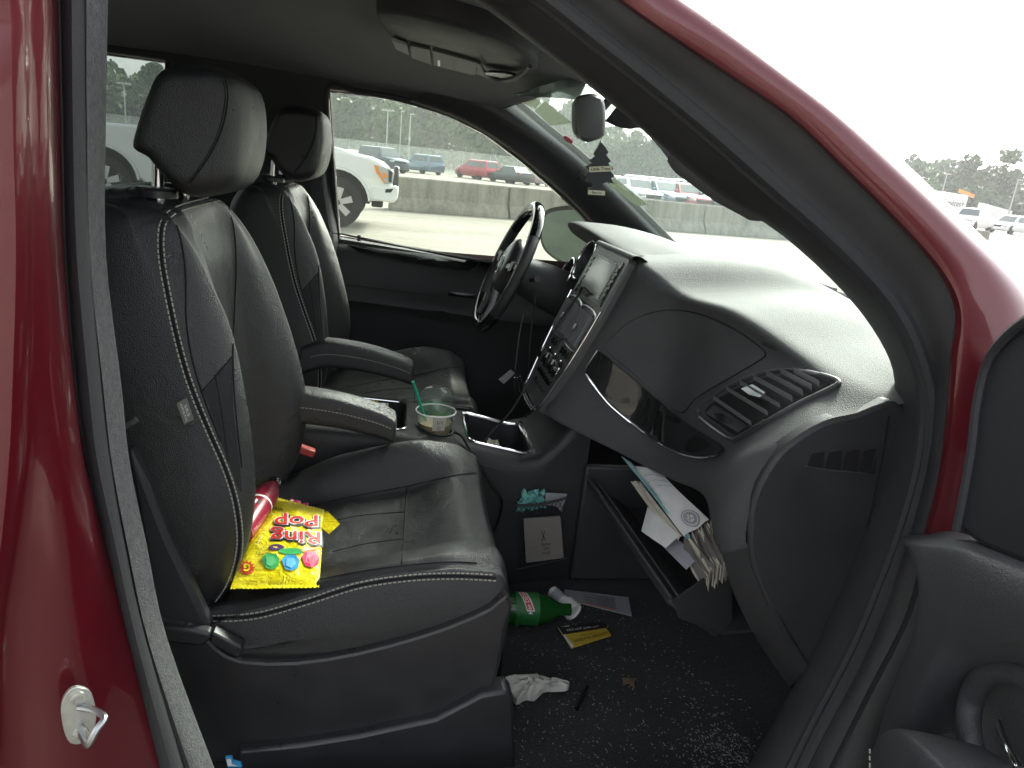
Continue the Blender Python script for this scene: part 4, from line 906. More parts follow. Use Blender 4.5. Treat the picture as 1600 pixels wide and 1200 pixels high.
# ---- open passenger door -------------------------------------------------------------------------
TH = rad(70); HG = A(.80, -.93, 0); ds = A(-math.cos(TH), -math.sin(TH), 0); dn = A(-math.sin(TH), math.cos(TH), 0)
def DP(s_, n_, z): return HG+ds*s_+dn*n_+A(0, 0, z)
def DX(px_, py_, n_): return PP(px_, py_, HG+dn*n_, dn)
drows = [
 [(1405,836,.10),(1450,833,.10),(1500,832,.10),(1600,872,.10),(1720,925,.10)],
 [(1412,846,.148),(1455,848,.152),(1505,852,.155),(1600,885,.155),(1720,935,.155)],
 [(1422,866,.160),(1462,866,.167),(1512,872,.172),(1600,902,.173),(1720,950,.173)],
 [(1434,905,.165),(1470,915,.172),(1520,930,.178),(1600,950,.18),(1720,985,.18)],
 [(1436,945,.162),(1465,968,.168),(1510,988,.172),(1600,1002,.172),(1720,1030,.172)],
 [(1424,1000,.155),(1446,1036,.160),(1490,1020,.158),(1600,1022,.150),(1720,1050,.150)],
 [(1400,1060,.15),(1422,1098,.153),(1472,1078,.140),(1560,1060,.105),(1720,1085,.09)],
 [(1380,1120,.145),(1402,1150,.148),(1462,1140,.125),(1545,1125,.075),(1720,1145,.06)],
 [(1365,1180,.14),(1388,1200,.142),(1452,1205,.120),(1530,1200,.065),(1720,1215,.05)],
 [(1350,1260,.13),(1375,1270,.13),(1440,1280,.11),(1530,1290,.06),(1720,1300,.05)]]
R = [[DX(*q) for q in r] for r in drows]
R = [[r[0]-dn*.10+ds*(-.012), r[0]-dn*.05-ds*.006]+r for r in R]
dd = MB().add(*grid(smooth_grid(R, 5, 5)))
dd.add(*prism([DP(0, -.06, .32), DP(1.05, -.06, .32), DP(1.05, -.06, .93), DP(0, -.06, .93)], dn*.06))
dd.add(*prism([DP(.30, 0, .34), DP(1.03, 0, .34), DP(1.03, 0, .92), DP(.30, 0, .92)], dn*.05))
pdoor = dd.obj('passenger_door', 'trim_grey', van, angle=50)
tag(pdoor, 'grey moulded inner panel of the open passenger door')
MB().add(*prism([DP(-.01, -.062, .30), DP(1.06, -.062, .30), DP(1.06, -.075, .70), DP(1.06, -.062, .97), DP(-.01, -.062, .97), DP(-.01, -.075, .70)], -dn*.03)).obj('door_skin', 'red_paint', pdoor, bevel=.01)
# rubbery upper corner of the door (mirror sail) and its frame
MB().add(*prism([DX(*q, .135) for q in [tuple(v) for v in cr([(1625, 488), (1580, 520), (1545, 565), (1528, 630), (1520, 700), (1508, 770), (1496, 830)], 3)]+[(1540, 862), (1640, 905), (1790, 960), (1790, 470)]], -dn*.09)).obj('mirror_sail', 'plastic', pdoor, bevel=.01)
MB().add(*tube(cr([DX(*q, .138) for q in [(1625, 488), (1580, 520), (1545, 565), (1528, 630), (1520, 700), (1508, 770), (1496, 830)]], 4), .006, 8)).obj('door_seal', 'rubber', pdoor)
# pull cup ring, armrest pad, chrome release
MB().add(*tube(cr([DX(*q) for q in [(1640, 1075, .12), (1590, 1050, .125), (1545, 1052, .125), (1520, 1085, .12), (1513, 1130, .12), (1522, 1175, .115), (1545, 1225, .11)]], 6), .012, 10)).obj('pull_cup_rim', 'trim_grey', pdoor)
pad = [[DX(*q) for q in r] for r in [[(1366, 1180, .16), (1380, 1150, .18), (1405, 1138, .185), (1440, 1150, .19), (1480, 1185, .195), (1520, 1230, .195)], [(1362, 1200, .17), (1378, 1172, .20), (1405, 1160, .205), (1435, 1172, .21), (1470, 1205, .21), (1510, 1250, .21)], [(1362, 1250, .17), (1380, 1230, .20), (1400, 1220, .205), (1430, 1230, .21), (1460, 1250, .21), (1500, 1290, .21)]]]
MB().add(*grid(smooth_grid([[p-dn*.06 for p in pad[0]]]+pad, 4, 4))).obj('armrest_pad', 'trim_grey', pdoor)
stitches([pad[1][0]+dn*.002+(pad[2][0]-pad[1][0])*t for t in np.linspace(-.6, 1, 12)]).obj('stitching', 'stitch', pdoor)
MB().add(*tube(cr([DX(*q) for q in [(1561, 1128, .12), (1567, 1150, .125), (1578, 1175, .13), (1594, 1205, .13)]], 5), [.002]+[.005]*14+[.006], 10)).obj('release_handle', 'chrome', pdoor)
MB().add(*tube([DX(1345, 1000, .06), DX(1358, 1055, .06), DX(1340, 1090, .06), DX(1378, 1152, .07)], .0015, 6)).obj('panel_gap', 'label_grey', pdoor)

# ================================================================== LOOSE THINGS IN THE CABIN
def col_mat(name, c, r=.5, **k): return mat(name, c, r, **k)
for nme, c, r in (('bag_yellow', (.80, .66, .01), .32), ('print_red', (.62, .03, .02), .4), ('print_black', (.015, .012, .012), .5), ('print_white', (.80, .80, .78), .5), ('print_green', (.06, .42, .12), .4), ('print_blue', (.05, .32, .62), .4), ('print_pink', (.65, .04, .12), .4), ('print_purple', (.08, .03, .12), .4), ('print_orange', (.60, .18, .05), .4),
    ('bottle_crimson', (.26, .012, .035), .3), ('wrapper_pink', (.55, .03, .17), .35), ('paper_white', (.68, .68, .66), .75), ('paper_cream', (.60, .56, .46), .75), ('paper_grey', (.32, .33, .36), .7), ('paper_shaded', (.17, .16, .15), .8), ('folder_teal', (.28, .47, .48), .6), ('card_board', (.20, .185, .17), .85), ('soda_green', (.008, .075, .012), .10), ('dark_green', (.015, .15, .03), .4), ('card_yellow', (.55, .38, .04), .5), ('coffee', (.42, .25, .11), .3), ('straw_green', (.01, .32, .19), .4), ('cloth_white', (.62, .62, .56), .9), ('leaf_brown', (.13, .09, .05), .9), ('teal_foil', (.15, .42, .40), .25), ('freshener', (.028, .030, .034), .7), ('freshener_cream', (.62, .58, .44), .7), ('crumb', (.30, .29, .27), .9), ('yellow_wrap', (.70, .65, .02), .35)):
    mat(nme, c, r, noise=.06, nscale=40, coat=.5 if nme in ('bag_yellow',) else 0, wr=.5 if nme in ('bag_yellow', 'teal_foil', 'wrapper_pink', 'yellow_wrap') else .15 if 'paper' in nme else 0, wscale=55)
# --- candy bag -------------------------------------------------------------------------------------
zb = .592
c00, c10, c11, c01 = PZ(362, 914, zb+.012), PZ(499, 913, zb+.016), PZ(507, 800, zb+.008), PZ(413, 776, zb+.002)
bul = lambda u, v: .020*max(0, math.sin(math.pi*min(1, max(0, u))))**.6*max(0, math.sin(math.pi*min(1, max(0, v))))**.55+.0022*math.sin(17*u+5*v)*math.sin(13*v-4*u)*min(1, 6*u*(1-u), 6*v*(1-v))
bm_ = quadmap(c00, c10, c11, c01, bul)
nU = 28
ft = [[bm_(i/nU, j/nU) for i in range(nU+1)] for j in range(nU+1)]
bk = [[bm_(i/nU, j/nU)*1-A(0, 0, .001)-A(0, 0, 1)*1.5*bul(i/nU, j/nU) for i in range(nU+1)] for j in range(nU+1)]
bag = MB().add(*grid(ft)).add(*grid(bk)); bag.add(*prism([bm_(.97, .72), bm_(1.0, 1.0), bm_(1.04, 1.03), PZ(531, 818, zb+.030), PZ(514, 834, zb+.022)], (0, 0, -.0012)))
# crimped ends
for j0, sgn in ((0, -1), (1, 1)):
    cr_row = [[bm_(i/40, j0, .0009*(-1)**i) for i in range(41)], [bm_(i/40, j0+sgn*.035, .0009*(-1)**(i+1)) for i in range(41)]]; bag.add(*grid(cr_row))
bago = bag.obj('candy_bag', 'bag_yellow', None, angle=60)
tag(bago, 'bright yellow candy bag with upside-down red lettering on the passenger seat', 'candy bag')
# print on the bag, placed on its surface; the bag lies upside down so the letters are turned by 180 degrees
bagb = bvh_of(bago)
def bpx(px_, py_, h):
    p, n_ = hit(bagb, px_, py_)
    if p is None: p, n_ = PZ(px_, py_, zb+.012), A(0, 0, 1)
    n_ = nrm(n_*.25+A(0, -.35, .8)); return p+n_*h
def bag_text(s_, w_px, h_px, cx_, cy_, layers, sl=0., nm='lettering'):
    v, f = text2d(s_, 1.0); X = [q[0] for q in v]; Yv = [q[1] for q in v]; x0, x1, y0, y1 = min(X), max(X), min(Yv), max(Yv)
    for m, bold, dx, dy, h in layers:
        v, f = text2d(s_, 1.0, bold)
        MB().add([bpx(cx_+dx-(x-(x0+x1)/2)/(x1-x0)*w_px, cy_+dy+(y-(y0+y1)/2)/(y1-y0)*h_px+sl*((x-(x0+x1)/2)/(x1-x0)), h) for x, y in v], f).obj(nm, m, bago, smooth=False)
lay = [('print_black', .075, 1.6, 1.8, .0012), ('print_white', .05, 0, 0, .0022), ('print_red', .012, 0, 0, .0032)]
bag_text('Ring', 76, 24, 462, 838, lay, -3); bag_text('Pop', 66, 22, 463, 814, lay, 3)
def flat(name, pts, m, h): MB().add([bpx(a, b, h) for a, b in pts], [tuple(range(len(pts)))]).obj(name, m, bago, smooth=False)
for a, b, m, w_ in ((432, 856, 'print_purple', 12), (482, 860, 'print_orange', 12), (455, 862, 'print_green', 20)):
    flat('printed_ring', [(a+w_*math.cos(t), b+5*math.sin(t)) for t in np.linspace(0, 6.283, 17)[:-1]], m, .0016)
mat('facet_green', (.14, .55, .22), .35); mat('facet_blue', (.16, .48, .78), .35); mat('facet_pink', (.80, .14, .22), .35)
for a, b, m, m2 in ((423, 878, 'print_green', 'facet_green'), (454, 880, 'print_blue', 'facet_blue'), (485, 875, 'print_pink', 'facet_pink')):
    flat('printed_candy', [(a-14, b-4), (a-7, b-12), (a+8, b-12), (a+14, b-3), (a+12, b+8), (a+2, b+13), (a-8, b+10)], m, .0022)
    flat('printed_facet', [(a-6, b-6), (a+5, b-7), (a+9, b+3), (a+1, b+9), (a-7, b+5)], m2, .0028)
flat('printed_burst', [(386+(14 if k % 2 == 0 else 8.5)*math.cos(k*math.pi/12), 888+(13 if k % 2 == 0 else 8)*math.sin(k*math.pi/12)) for k in range(24)], 'print_red', .0016)
bag_text('G', 9, 11, 386, 888, [('bag_yellow', .04, 0, 0, .0024)])
bag_text('NET WT 5.6 OZ', 28, 4.5, 428, 794, [('print_black', .02, 0, 0, .0014)], -7)
# --- crimson drink bottle behind the bag -------------------------------------------------------------
b0, b1 = PZ(389, 815, .622), PZ(428, 756, .625); ax = nrm(b1-b0); Lb = np.linalg.norm(b1-b0)
dbot = MB().add(*lathe([(-.05, .014), (-.045, .021), (0, .0235), (Lb*.55, .0235), (Lb*.72, .022), (Lb*.86, .016), (Lb*.93, .0115), (Lb*.97, .0115)], b0, ax, 28)).obj('drink_bottle', 'bottle_crimson', None)
tag(dbot, 'crimson drink bottle lying between the seat backrest and the yellow bag', 'bottle')
MB().add(*lathe([(Lb*.95, .0125), (Lb*1.04, .0125), (Lb*1.05, .010)], b0, ax, 20)).obj('cap', 'black_gloss', dbot)
MB().add(*lathe([(Lb*.36, .0239), (Lb*.40, .0239)], b0, ax, 28, cap=False)).obj('label_band', 'print_white', dbot)
up_ = nrm(np.cross(np.cross(ax, A(0, 0, 1)), ax)); sdv = np.cross(ax, up_)
def on_b(x, y): a = y/.0235; return b0+ax*(Lb*.55+x)+.0241*(up_*math.cos(a)+sdv*math.sin(a))
for i in range(4): MB().add(*on_map(text2d(('FRUIT', 'PUNCH', 'ENERGY', 'DRINK')[i], .008), lambda x, y, i=i: on_b(x, y-.012+.010*i-.02))).obj('lettering', 'print_pink', dbot, smooth=False)
for i in range(7):
    u = i*.006; MB().add([on_b(-.055-.0, u-.03), on_b(-.040, u-.030), on_b(-.044, u-.026), on_b(-.058, u-.026)], [(0, 1, 2, 3)]).obj('zigzag_print', 'print_white' if i % 2 else 'print_black', dbot, smooth=False)
# crumpled pink wrapper beneath the bag
def crumple(name, pts_px, z, thick, m, amp, seed, n=9, zf=None):
    r_ = np.random.default_rng(seed); q = [PZ(*p, z) for p in pts_px]; f = quadmap(*q)
    rows = [[f(i/n, j/n)+A(*(r_.normal(0, amp, 3)))+A(0, 0, amp*1.5) for i in range(n+1)] for j in range(n+1)]
    rows2 = [[p-A(0, 0, thick) for p in r] for r in rows]
    v, fc = grid(rows); k = len(v); v2, fc2 = grid(rows2); m_ = MB(); m_.add(v+v2, fc+[tuple(i+k for i in t)[::-1] for t in fc2])
    return m_.obj(name, m, None, angle=25)
tag(crumple('snack_wrapper', [(384, 850), (440, 845), (482, 790), (455, 783)], .588, .003, 'wrapper_pink', .0022, 3), 'crumpled magenta wrapper poking out from under the yellow bag', 'wrapper')
# --- iced coffee cup ---------------------------------------------------------------------------------
cc = A(CUPX, CUPY, 0); zbm = ctop(CUPX)-.030
cup = MB().add(*lathe([(0, .033), (.02, .036), (.045, .0405), (.074, .0455), (.077, .047), (.079, .046), (.074, .0445), (.045, .0395), (.02, .035), (.003, .032), (.003, .001)], cc+A(0, 0, zbm), (0, 0, 1), 40, cap=False)).obj('coffee_cup', 'clear_plastic', None)
tag(cup, 'clear plastic iced coffee cup with green straw in the console cup holder', 'cup')
MB().add(*lathe([(.004, .0315), (.050, .0400), (.052, .001)], cc+A(0, 0, zbm), (0, 0, 1), 32)).obj('coffee', 'coffee', cup)
MB().add(*torus(cc+A(0, 0, zbm+.077), (0, 0, 1), .0465, .0018, 40, 6)).obj('rim', 'print_white', cup)
s0, s1 = P(645, 596, -.055), P(663, 650, -.045)
MB().add(*tube([s0, s1, s1+(s1-s0)*.55], .0034, 10)).obj('straw', 'straw_green', cup)
def on_c(x, y): a = -1.45+x/.042; r = .0425+(y)*.165+.0008; return cc+A(math.cos(a)*r, math.sin(a)*r, zbm+.055+y)
MB().add([on_c(u, v) for u, v in ((-.014, .020), (.002, .020), (.016, .020), (.016, -.014), (.002, -.014), (-.014, -.014))], [(0, 1, 4, 5), (1, 2, 3, 4)]).obj('order_sticker', 'paper_cream', cup, smooth=False)
for i, t in enumerate(('1/1', 'C')): MB().add(*on_map(text2d(t, .013), lambda x, y, i=i: on_c(x+.002, y+.008-.016*i)+A(0, -.0004, 0))).obj('lettering', 'print_black', cup, smooth=False)
# second cup with a domed lid behind it
c2 = A(CUP2[0], CUP2[1], ctop(CUP2[0])-.05)
cup2 = MB().add(*lathe([(0, .030), (.05, .037), (.088, .043), (.09, .045), (.10, .044), (.115, .038), (.124, .026), (.126, .014)], c2, (0, 0, 1), 36, cap=False)).obj('lidded_cup', 'clear_plastic', None)
tag(cup2, 'empty clear cup with domed lid standing behind the coffee cup', 'cup')
MB().add(*lathe([(.02, .0345), (.075, .0415)], c2, (0, 0, 1), 30, cap=False)).obj('green_print', 'print_green', cup2)
# rubbish in the rear storage well
tag(crumple('candy_wrapper', [(572, 645), (596, 652), (590, 632), (574, 630)], .685, .004, 'yellow_wrap', .004, 5, 6), 'crumpled yellow-green wrapper in the storage well between the armrests', 'wrapper')
tag(crumple('tissue', [(590, 655), (614, 662), (606, 640), (596, 634)], .688, .004, 'paper_white', .005, 6, 6), 'white crumpled tissue in the storage well beside the yellow wrapper', 'tissue')
tag(crumple('napkin', [(758, 700), (782, 706), (776, 690), (764, 690)], .625, .004, 'paper_cream', .003, 9, 5), 'small cream napkin scrap in the chrome-edged front console tray', 'napkin')
# --- cables -------------------------------------------------------------------------------------------
def cable(name, pts, r, label, m='cable'): return tag(MB().add(*tube(cr(pts, 10), r, 8)).obj(name, m, None), label, 'cable')
cable('charging_cable', [SK(.10, -.03, .006), SK(.095, .0, .022), SK(.12, .035, .012), SK(.19, .03, .022), SK(.30, .0, .03), SK(.37, -.02, .035), P(800, 640, -.02), P(775, 668, -.04), P(748, 697, -.06)], .0030, 'thin black charging cable running from the screen down into the console tray')
cable('power_cord', [P(710, 676, -.07), P(722, 682, -.10), P(735, 705, -.142), P(755, 738, -.150), P(770, 762, -.155), P(783, 779, -.158), P(783, 800, -.158), P(772, 830, -.16)], .0032, 'black cord hanging over the console edge beside the coffee cup')
cable('hanging_cord', [P(838, 455, .25), P(832, 500, .22), P(828, 540, .20), P(826, 580, .17), P(822, 605, .15)], .0026, 'thin cord hanging beside the centre stack below the steering column')
# key ring with tag hanging from the ignition
ks = cr([P(818, 490, .30), P(812, 520, .29), P(807, 560, .28), P(805, 578, .28)], 5)
kr = MB().add(*tube(ks, .0015, 6)).obj('key_ring', 'satin_metal', None); tag(kr, 'keys on a long strap hanging under the steering column', 'keys')
MB().add(*prism([P(779, 593, .28), P(798, 578, .28), P(805, 583, .28), P(787, 600, .28)], (0, .003, 0))).obj('key_tag', 'label_grey', kr, smooth=False)
for a in ((808, 590, 812, 612), (804, 590, 806, 616), (812, 588, 820, 605)):
    MB().add(*tube([P(a[0], a[1], .28), P(a[2], a[3], .282)], .003, 6)).obj('key', 'satin_metal', kr)
# --- air freshener hanging from the mirror -------------------------------------------------------------
AY = -.01
tl = [(938, 221), (946, 230), (951, 238), (947, 242), (955, 252), (950, 255), (959, 264), (953, 266), (961, 276), (954, 279), (960, 287), (948, 285), (941, 287), (940, 294), (946, 296), (946, 307), (918, 305), (918, 294), (925, 293), (926, 286), (914, 283), (921, 277), (913, 273), (922, 267), (914, 260), (925, 255), (921, 250), (930, 244), (927, 240), (933, 231)]
fre = MB().add(*prism([P(*q, AY) for q in tl], (0, .003, 0))).obj('air_freshener', 'freshener', None, smooth=False); tag(fre, 'black tree-shaped air freshener hanging from the rear-view mirror', 'air freshener')
def fmap(px0, py0, sc, an, h=-.0008):
    o_ = P(px0, py0, AY); ex = nrm(P(px0+10*math.cos(an), py0+10*math.sin(an), AY)-o_); ez = nrm(P(px0+10*math.sin(an), py0-10*math.cos(an), AY)-o_)
    return lambda x, y, k=0: o_+ex*x*sc+ez*y*sc+A(0, h-k, 0)
f1 = fmap(938, 264, .00125, -.04); MB().add([f1(x, y) for x, y in ((-20.5, 4.5), (20.5, 4.5), (20.5, -4.8), (-20.5, -4.8))], [(0, 1, 2, 3)]).obj('name_band', 'freshener_cream', fre, smooth=False)
MB().add(*on_map(text2d('Little Trees', 7.6, .12, .25), lambda x, y: f1(x, y, .0006))).obj('lettering', 'print_black', fre, smooth=False)
f2 = fmap(932, 301, .00115, .06); MB().add([f2(x, y) for x, y in ((-17, 4.2), (17, 4.2), (17, -4.2), (-17, -4.2))], [(0, 1, 2, 3)]).obj('name_band', 'freshener_cream', fre, smooth=False)
MB().add(*on_map(text2d('Black Ice', 5.6, .1), lambda x, y: f2(x, y, .0006))).obj('lettering', 'print_black', fre, smooth=False)
MB().add(*tube([P(938, 222, AY), P(943, 205, AY-.002), P(944, 195, .015)], .0006, 5)).obj('string', 'seam', fre)
# --- stickers on the windscreen -------------------------------------------------------------------------
def sticker(name, px4, m, label, texts=()):
    o = MB().add(*lay_panel(wb, px4, .0035, step=8, base=.002)).obj(name, m, None, smooth=False); tag(o, label, 'sticker')
    for t, (u, v), sz in texts:
        q = [hit(wb, *p)[0]+hit(wb, *p)[1]*.0045 for p in px4[:4]]; f = quadmap(q[0], q[1], q[2], q[3]); MB().add(*on_map(text2d(t, sz), lambda x, y: f(u+x*.6, v+y))).obj('lettering', 'print_black', o, smooth=False)
    return o
glass('permit_film', (.42, .46, .40), .35, (.30, .32, .27))
sticker('parking_permit', [(836, 172), (852, 157), (895, 191), (861, 195)], 'permit_film', 'grey-green permit sticker at the far top of the windscreen')
sticker('inspection_sticker', [(818, 160), (828, 149), (846, 158), (838, 168)], 'permit_film', 'small dark sticker above the larger permit near the far pillar')
sticker('round_sticker', [tuple(q) for q in cr([(881, 213), (884, 211), (892, 216), (896, 221), (893, 223), (885, 219)], 2, True)], 'print_pink', 'small pink oval sticker low on the far edge of the windscreen')
sticker('long_decal', [(951, 288), (960, 276), (1013, 319), (996, 321)], 'permit_film', 'long grey decal along the lower far edge of the windscreen')
for i, (u, v, m) in enumerate(((806, 150, 'print_red'), (812, 156, 'print_blue'), (822, 160, 'print_black'))):
    pass
# --- papers in the glove box ------------------------------------------------------------------------------
def sheet(name, px4, ys4, m, label, cat='papers', bulge=0., thick=.0008, wav=0., n=12):
    q = [P(*p, y) for p, y in zip(px4, ys4)]; f = quadmap(*q, (lambda u, v: bulge*math.sin(math.pi*v)+wav*math.sin(9*u+3*v)*math.sin(5*v+2)) if bulge or wav else None)
    r1 = [[f(i/n, j/n) for i in range(n+1)] for j in range(n+1)]; r2 = [[f(i/n, j/n, -thick) for i in range(n+1)] for j in range(n+1)]
    v, fc = grid(r1); k = len(v); v2, f2_ = grid(r2)
    sides = [(i, i+1, k+i+1, k+i) for i in range(n)]+[(n*(n+1)+i, n*(n+1)+i+1, k+n*(n+1)+i+1, k+n*(n+1)+i) for i in range(n)]+[(j*(n+1), (j+1)*(n+1), k+(j+1)*(n+1), k+j*(n+1)) for j in range(n)]+[(j*(n+1)+n, (j+1)*(n+1)+n, k+(j+1)*(n+1)+n, k+j*(n+1)+n) for j in range(n)]
    o = MB().add(v+v2, fc+[tuple(i+k for i in t)[::-1] for t in f2_]+sides).obj(name, m, None, angle=35)
    if label: tag(o, label, cat)
    return o, f
# px4: (u0v0),(u1v0),(u1v1),(u0v1); v runs along the length from the near end to the far end
env, fe = sheet('envelope', [(1068, 838), (1108, 812), (1028, 733), (992, 728)], (-0.515, -0.545, -0.315, -0.285), 'paper_white', 'white envelope with a round dark seal lying on top in the open glove box', 'envelope', .006, .0012, .0025)
for rr_, m, h in ((.30, 'paper_grey', .0012), (.25, 'paper_white', .0018), (.22, 'paper_grey', .0024), (.13, 'paper_white', .003)):
    MB().add([fe(.60+rr_*math.cos(a)*1.0, .12+rr_*.36*math.sin(a), h) for a in np.linspace(0, 2*math.pi, 25)[:-1]], [tuple(range(24))]).obj('seal_print', m, env, smooth=False)
MB().add(*on_map(text2d('GC', .15), lambda x, y: fe(.60+x, .12+y*.6, .0036))).obj('lettering', 'print_black', env, smooth=False)
for k in range(3): MB().add(*tube([fe(.1, .62+.1*k, .001), fe(.5, .66+.1*k, .0016), fe(.95, .60+.1*k, .001)], .0006, 4)).obj('crease', 'paper_grey', env)
sheet('teal_folder', [(1072, 842), (1080, 838), (985, 722), (970, 712)], (-0.520, -0.525, -0.285, -0.265), 'folder_teal', 'crumpled teal sheet wedged under the white envelope in the glove box', 'folder', .0, .001, .004)
sheet('loose_letter', [(1040, 856), (1062, 836), (1012, 792), (1002, 830)], (-0.505, -0.515, -0.385, -0.425), 'paper_white', 'white folded letter sticking out at the lip side of the glove box', 'letter', .002)
sheet('grey_booklet', [(1072, 890), (1090, 872), (1035, 818), (1028, 846)], (-0.545, -0.545, -0.405, -0.455), 'paper_grey', 'blue-grey booklet below the white letter in the glove box', 'booklet', .002)
sheet('striped_leaflet', [(1050, 845), (1066, 838), (1000, 752), (985, 752)], (-0.505, -0.515, -0.305, -0.295), 'paper_cream', 'narrow cream leaflet between the teal sheet and the white letter', 'leaflet', .001, .001, .003)
# thick wad of paper edges: each sheet built, wad reads as one bundle
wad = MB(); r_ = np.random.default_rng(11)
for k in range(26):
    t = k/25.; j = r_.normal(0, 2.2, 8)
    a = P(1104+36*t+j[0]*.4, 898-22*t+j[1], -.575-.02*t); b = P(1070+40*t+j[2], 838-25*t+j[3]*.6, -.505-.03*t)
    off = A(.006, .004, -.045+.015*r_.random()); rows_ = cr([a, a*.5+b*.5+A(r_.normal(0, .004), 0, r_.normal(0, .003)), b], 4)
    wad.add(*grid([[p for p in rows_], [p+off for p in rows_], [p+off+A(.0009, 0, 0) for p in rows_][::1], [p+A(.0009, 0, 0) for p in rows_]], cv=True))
wad.mi = [(i//(len(wad.f)//26)) % 3 % 2 for i in range(len(wad.f))]  # most sheets get a darkened paper tone: shade inside the bin put into colour
wo_ = wad.obj('paper_bundle', ['paper_shaded', 'paper_cream'], None, angle=30); tag(wo_, 'thick bundle of cream papers seen edge-on below the envelope in the glove box', 'papers')
# --- net pocket contents --------------------------------------------------------------------------------------
q = [P(*p, -.186) for p in ((818, 812), (876, 808), (881, 872), (822, 880))]
cb_ = MB().add(*prism([q[3], q[2], q[1], q[0]], (0, .008, 0))).obj('cardboard_sleeve', 'card_board', None, bevel=.001); tag(cb_, 'brown cardboard sleeve stuck in the net pocket on the console side', 'sleeve')
cm2 = quadmap(q[3]+A(0, -.001, 0), q[2]+A(0, -.001, 0), q[1]+A(0, -.001, 0), q[0]+A(0, -.001, 0))
MB().add(*on_map(text2d('X', .34), lambda x, y: cm2(.5+x*.5, .58+y, .0005))).obj('print_mark', 'print_black', cb_, smooth=False)
for i in range(3): MB().add(*on_map(text2d(('Xpress', 'cafe', 'to go')[i], .12), lambda x, y, i=i: cm2(.55+x*.8, .40-.1*i+y*.8, .0005))).obj('lettering', 'print_black', cb_, smooth=False)
f = quadmap(P(808, 800, -.155), P(850, 792, -.155), P(848, 766, -.155), P(815, 770, -.155)); r_ = np.random.default_rng(4)
m_ = MB(); rows_ = [[f(i/8, j/8)+r_.normal(0, .0035, 3) for i in range(9)] for j in range(9)]; m_.add(*grid(rows_)); m_.add(*grid([[p+A(0, .003, 0) for p in r] for r in rows_]))
tag(m_.obj('foil_wrapper', 'teal_foil', None, angle=20), 'shiny teal foil wrapper sticking out of the net pocket', 'wrapper')
tag(MB().add(*prism([P(*p, -.150) for p in ((852, 770), (886, 772), (878, 800), (866, 790), (852, 790))], (0, .002, 0))).obj('receipt', 'paper_grey', None), 'pale paper scrap beside the teal foil in the net pocket', 'paper')
# --- things on the floor ----------------------------------------------------------------------------------------
FZ = FLZ+.004
b0, b1 = PZ(778, 950, FZ+.036), PZ(868, 952, FZ+.034); ax = nrm(b1-b0); L_ = np.linalg.norm(b1-b0)
glass('soda_glass', (.10, .42, .10), .10, (.05, .35, .06))
sb = MB().add(*lathe([(-.05, .012), (-.048, .030), (-.03, .036), (0, .0355), (.02, .034), (.04, .036), (.085, .036), (.10, .034), (.118, .027), (.135, .017), (.145, .0135), (.165, .0135), (.166, .001)], b0, ax, 32, cap=False)).obj('soda_bottle', 'soda_green', None); tag(sb, 'green soda bottle lying on the floor at the foot of the passenger seat', 'bottle')
upv = nrm(np.cross(np.cross(ax, A(0, 0, 1)), ax)); sv = np.cross(ax, upv); sv = sv if sv[1] < 0 else -sv
def on_s(x, y, h=.0006): a = y/.036+.9; return b0+ax*(.062+x)+(.0362+h)*(upv*math.cos(a)+sv*math.sin(a))
def spatch(name, u0, u1, v0, v1, m, h, sk=0., par=None): MB().add(*grid([[on_s(u0+(u1-u0)*i/6+sk*(v0+(v1-v0)*j/10), v0+(v1-v0)*j/10, h) for i in range(7)] for j in range(11)])).obj(name, m, par or sb)
spatch('label', -.026, .026, -.045, .050, 'dark_green', .0003); spatch('label_flash', -.006, .012, -.040, .008, 'print_white', .0008, .35); spatch('label_flash', -.004, .009, -.038, .006, 'print_red', .0012, .35)
MB().add(*on_map(text2d('Mtn DEW', .013, .0002), lambda x, y: on_s(-.002-y-x*.30, -x*.95+.0-.012, .0018))).obj('lettering', 'print_white', sb, smooth=False)
MB().add(*on_map(text2d('20 FL OZ', .006), lambda x, y: on_s(-.015-y, -x+.028, .0018))).obj('lettering', 'print_black', sb, smooth=False)
p0, p1 = PZ(876, 936, FZ+.030), PZ(899, 958, FZ+.022); ax2 = nrm(p1-p0)
pb = MB().add(*lathe([(-.034, .007), (-.030, .013), (.0, .0145), (.018, .0155), (.019, .0215), (.046, .0225), (.048, .020), (.042, .018), (.042, .001)], p0, ax2, 24)).obj('pill_bottle', 'paper_white', None); tag(pb, 'small white plastic bottle resting beside the neck of the green bottle', 'bottle')
MB().add(*lathe([(-.020, .0150), (.006, .0152)], p0, ax2, 20, cap=False)).obj('label', 'paper_grey', pb)
def floor_card(name, px4, m, label, cat, thick=.002, lift=.0): 
    q = [PZ(*p, FZ+.008+lift) for p in px4]; o = MB().add(*prism(q, (0, 0, -thick))).obj(name, m, None, smooth=False); tag(o, label, cat); return o, quadmap(*[p+A(0, 0, .0006) for p in q])
bl, fb = floor_card('blister_card', [tuple(v) for v in ((987, 962), (883, 936), (882, 921), (982, 933))], 'paper_grey', 'grey printed blister card lying flat on the floor behind the green bottle', 'package')
for k in range(9): MB().add([fb(u, v) for u, v in ((.22, .15+.08*k), (.22, .18+.08*k), (.70-.2*(k % 3 == 1), .18+.08*k), (.70-.2*(k % 3 == 1), .15+.08*k))], [(0, 1, 2, 3)]).obj('print_line', 'print_black', bl, smooth=False)
MB().add([fb(u, v) for u, v in ((.28, .02), (.85, .02), (.85, .09), (.28, .09))], [(0, 1, 2, 3)]).obj('print_band', 'print_orange', bl, smooth=False)
bc, fb = floor_card('business_card', [(955, 992), (893, 1012), (872, 980), (942, 975)], 'card_yellow', 'yellow and black business card lying on the dark floor carpet', 'card', .003)
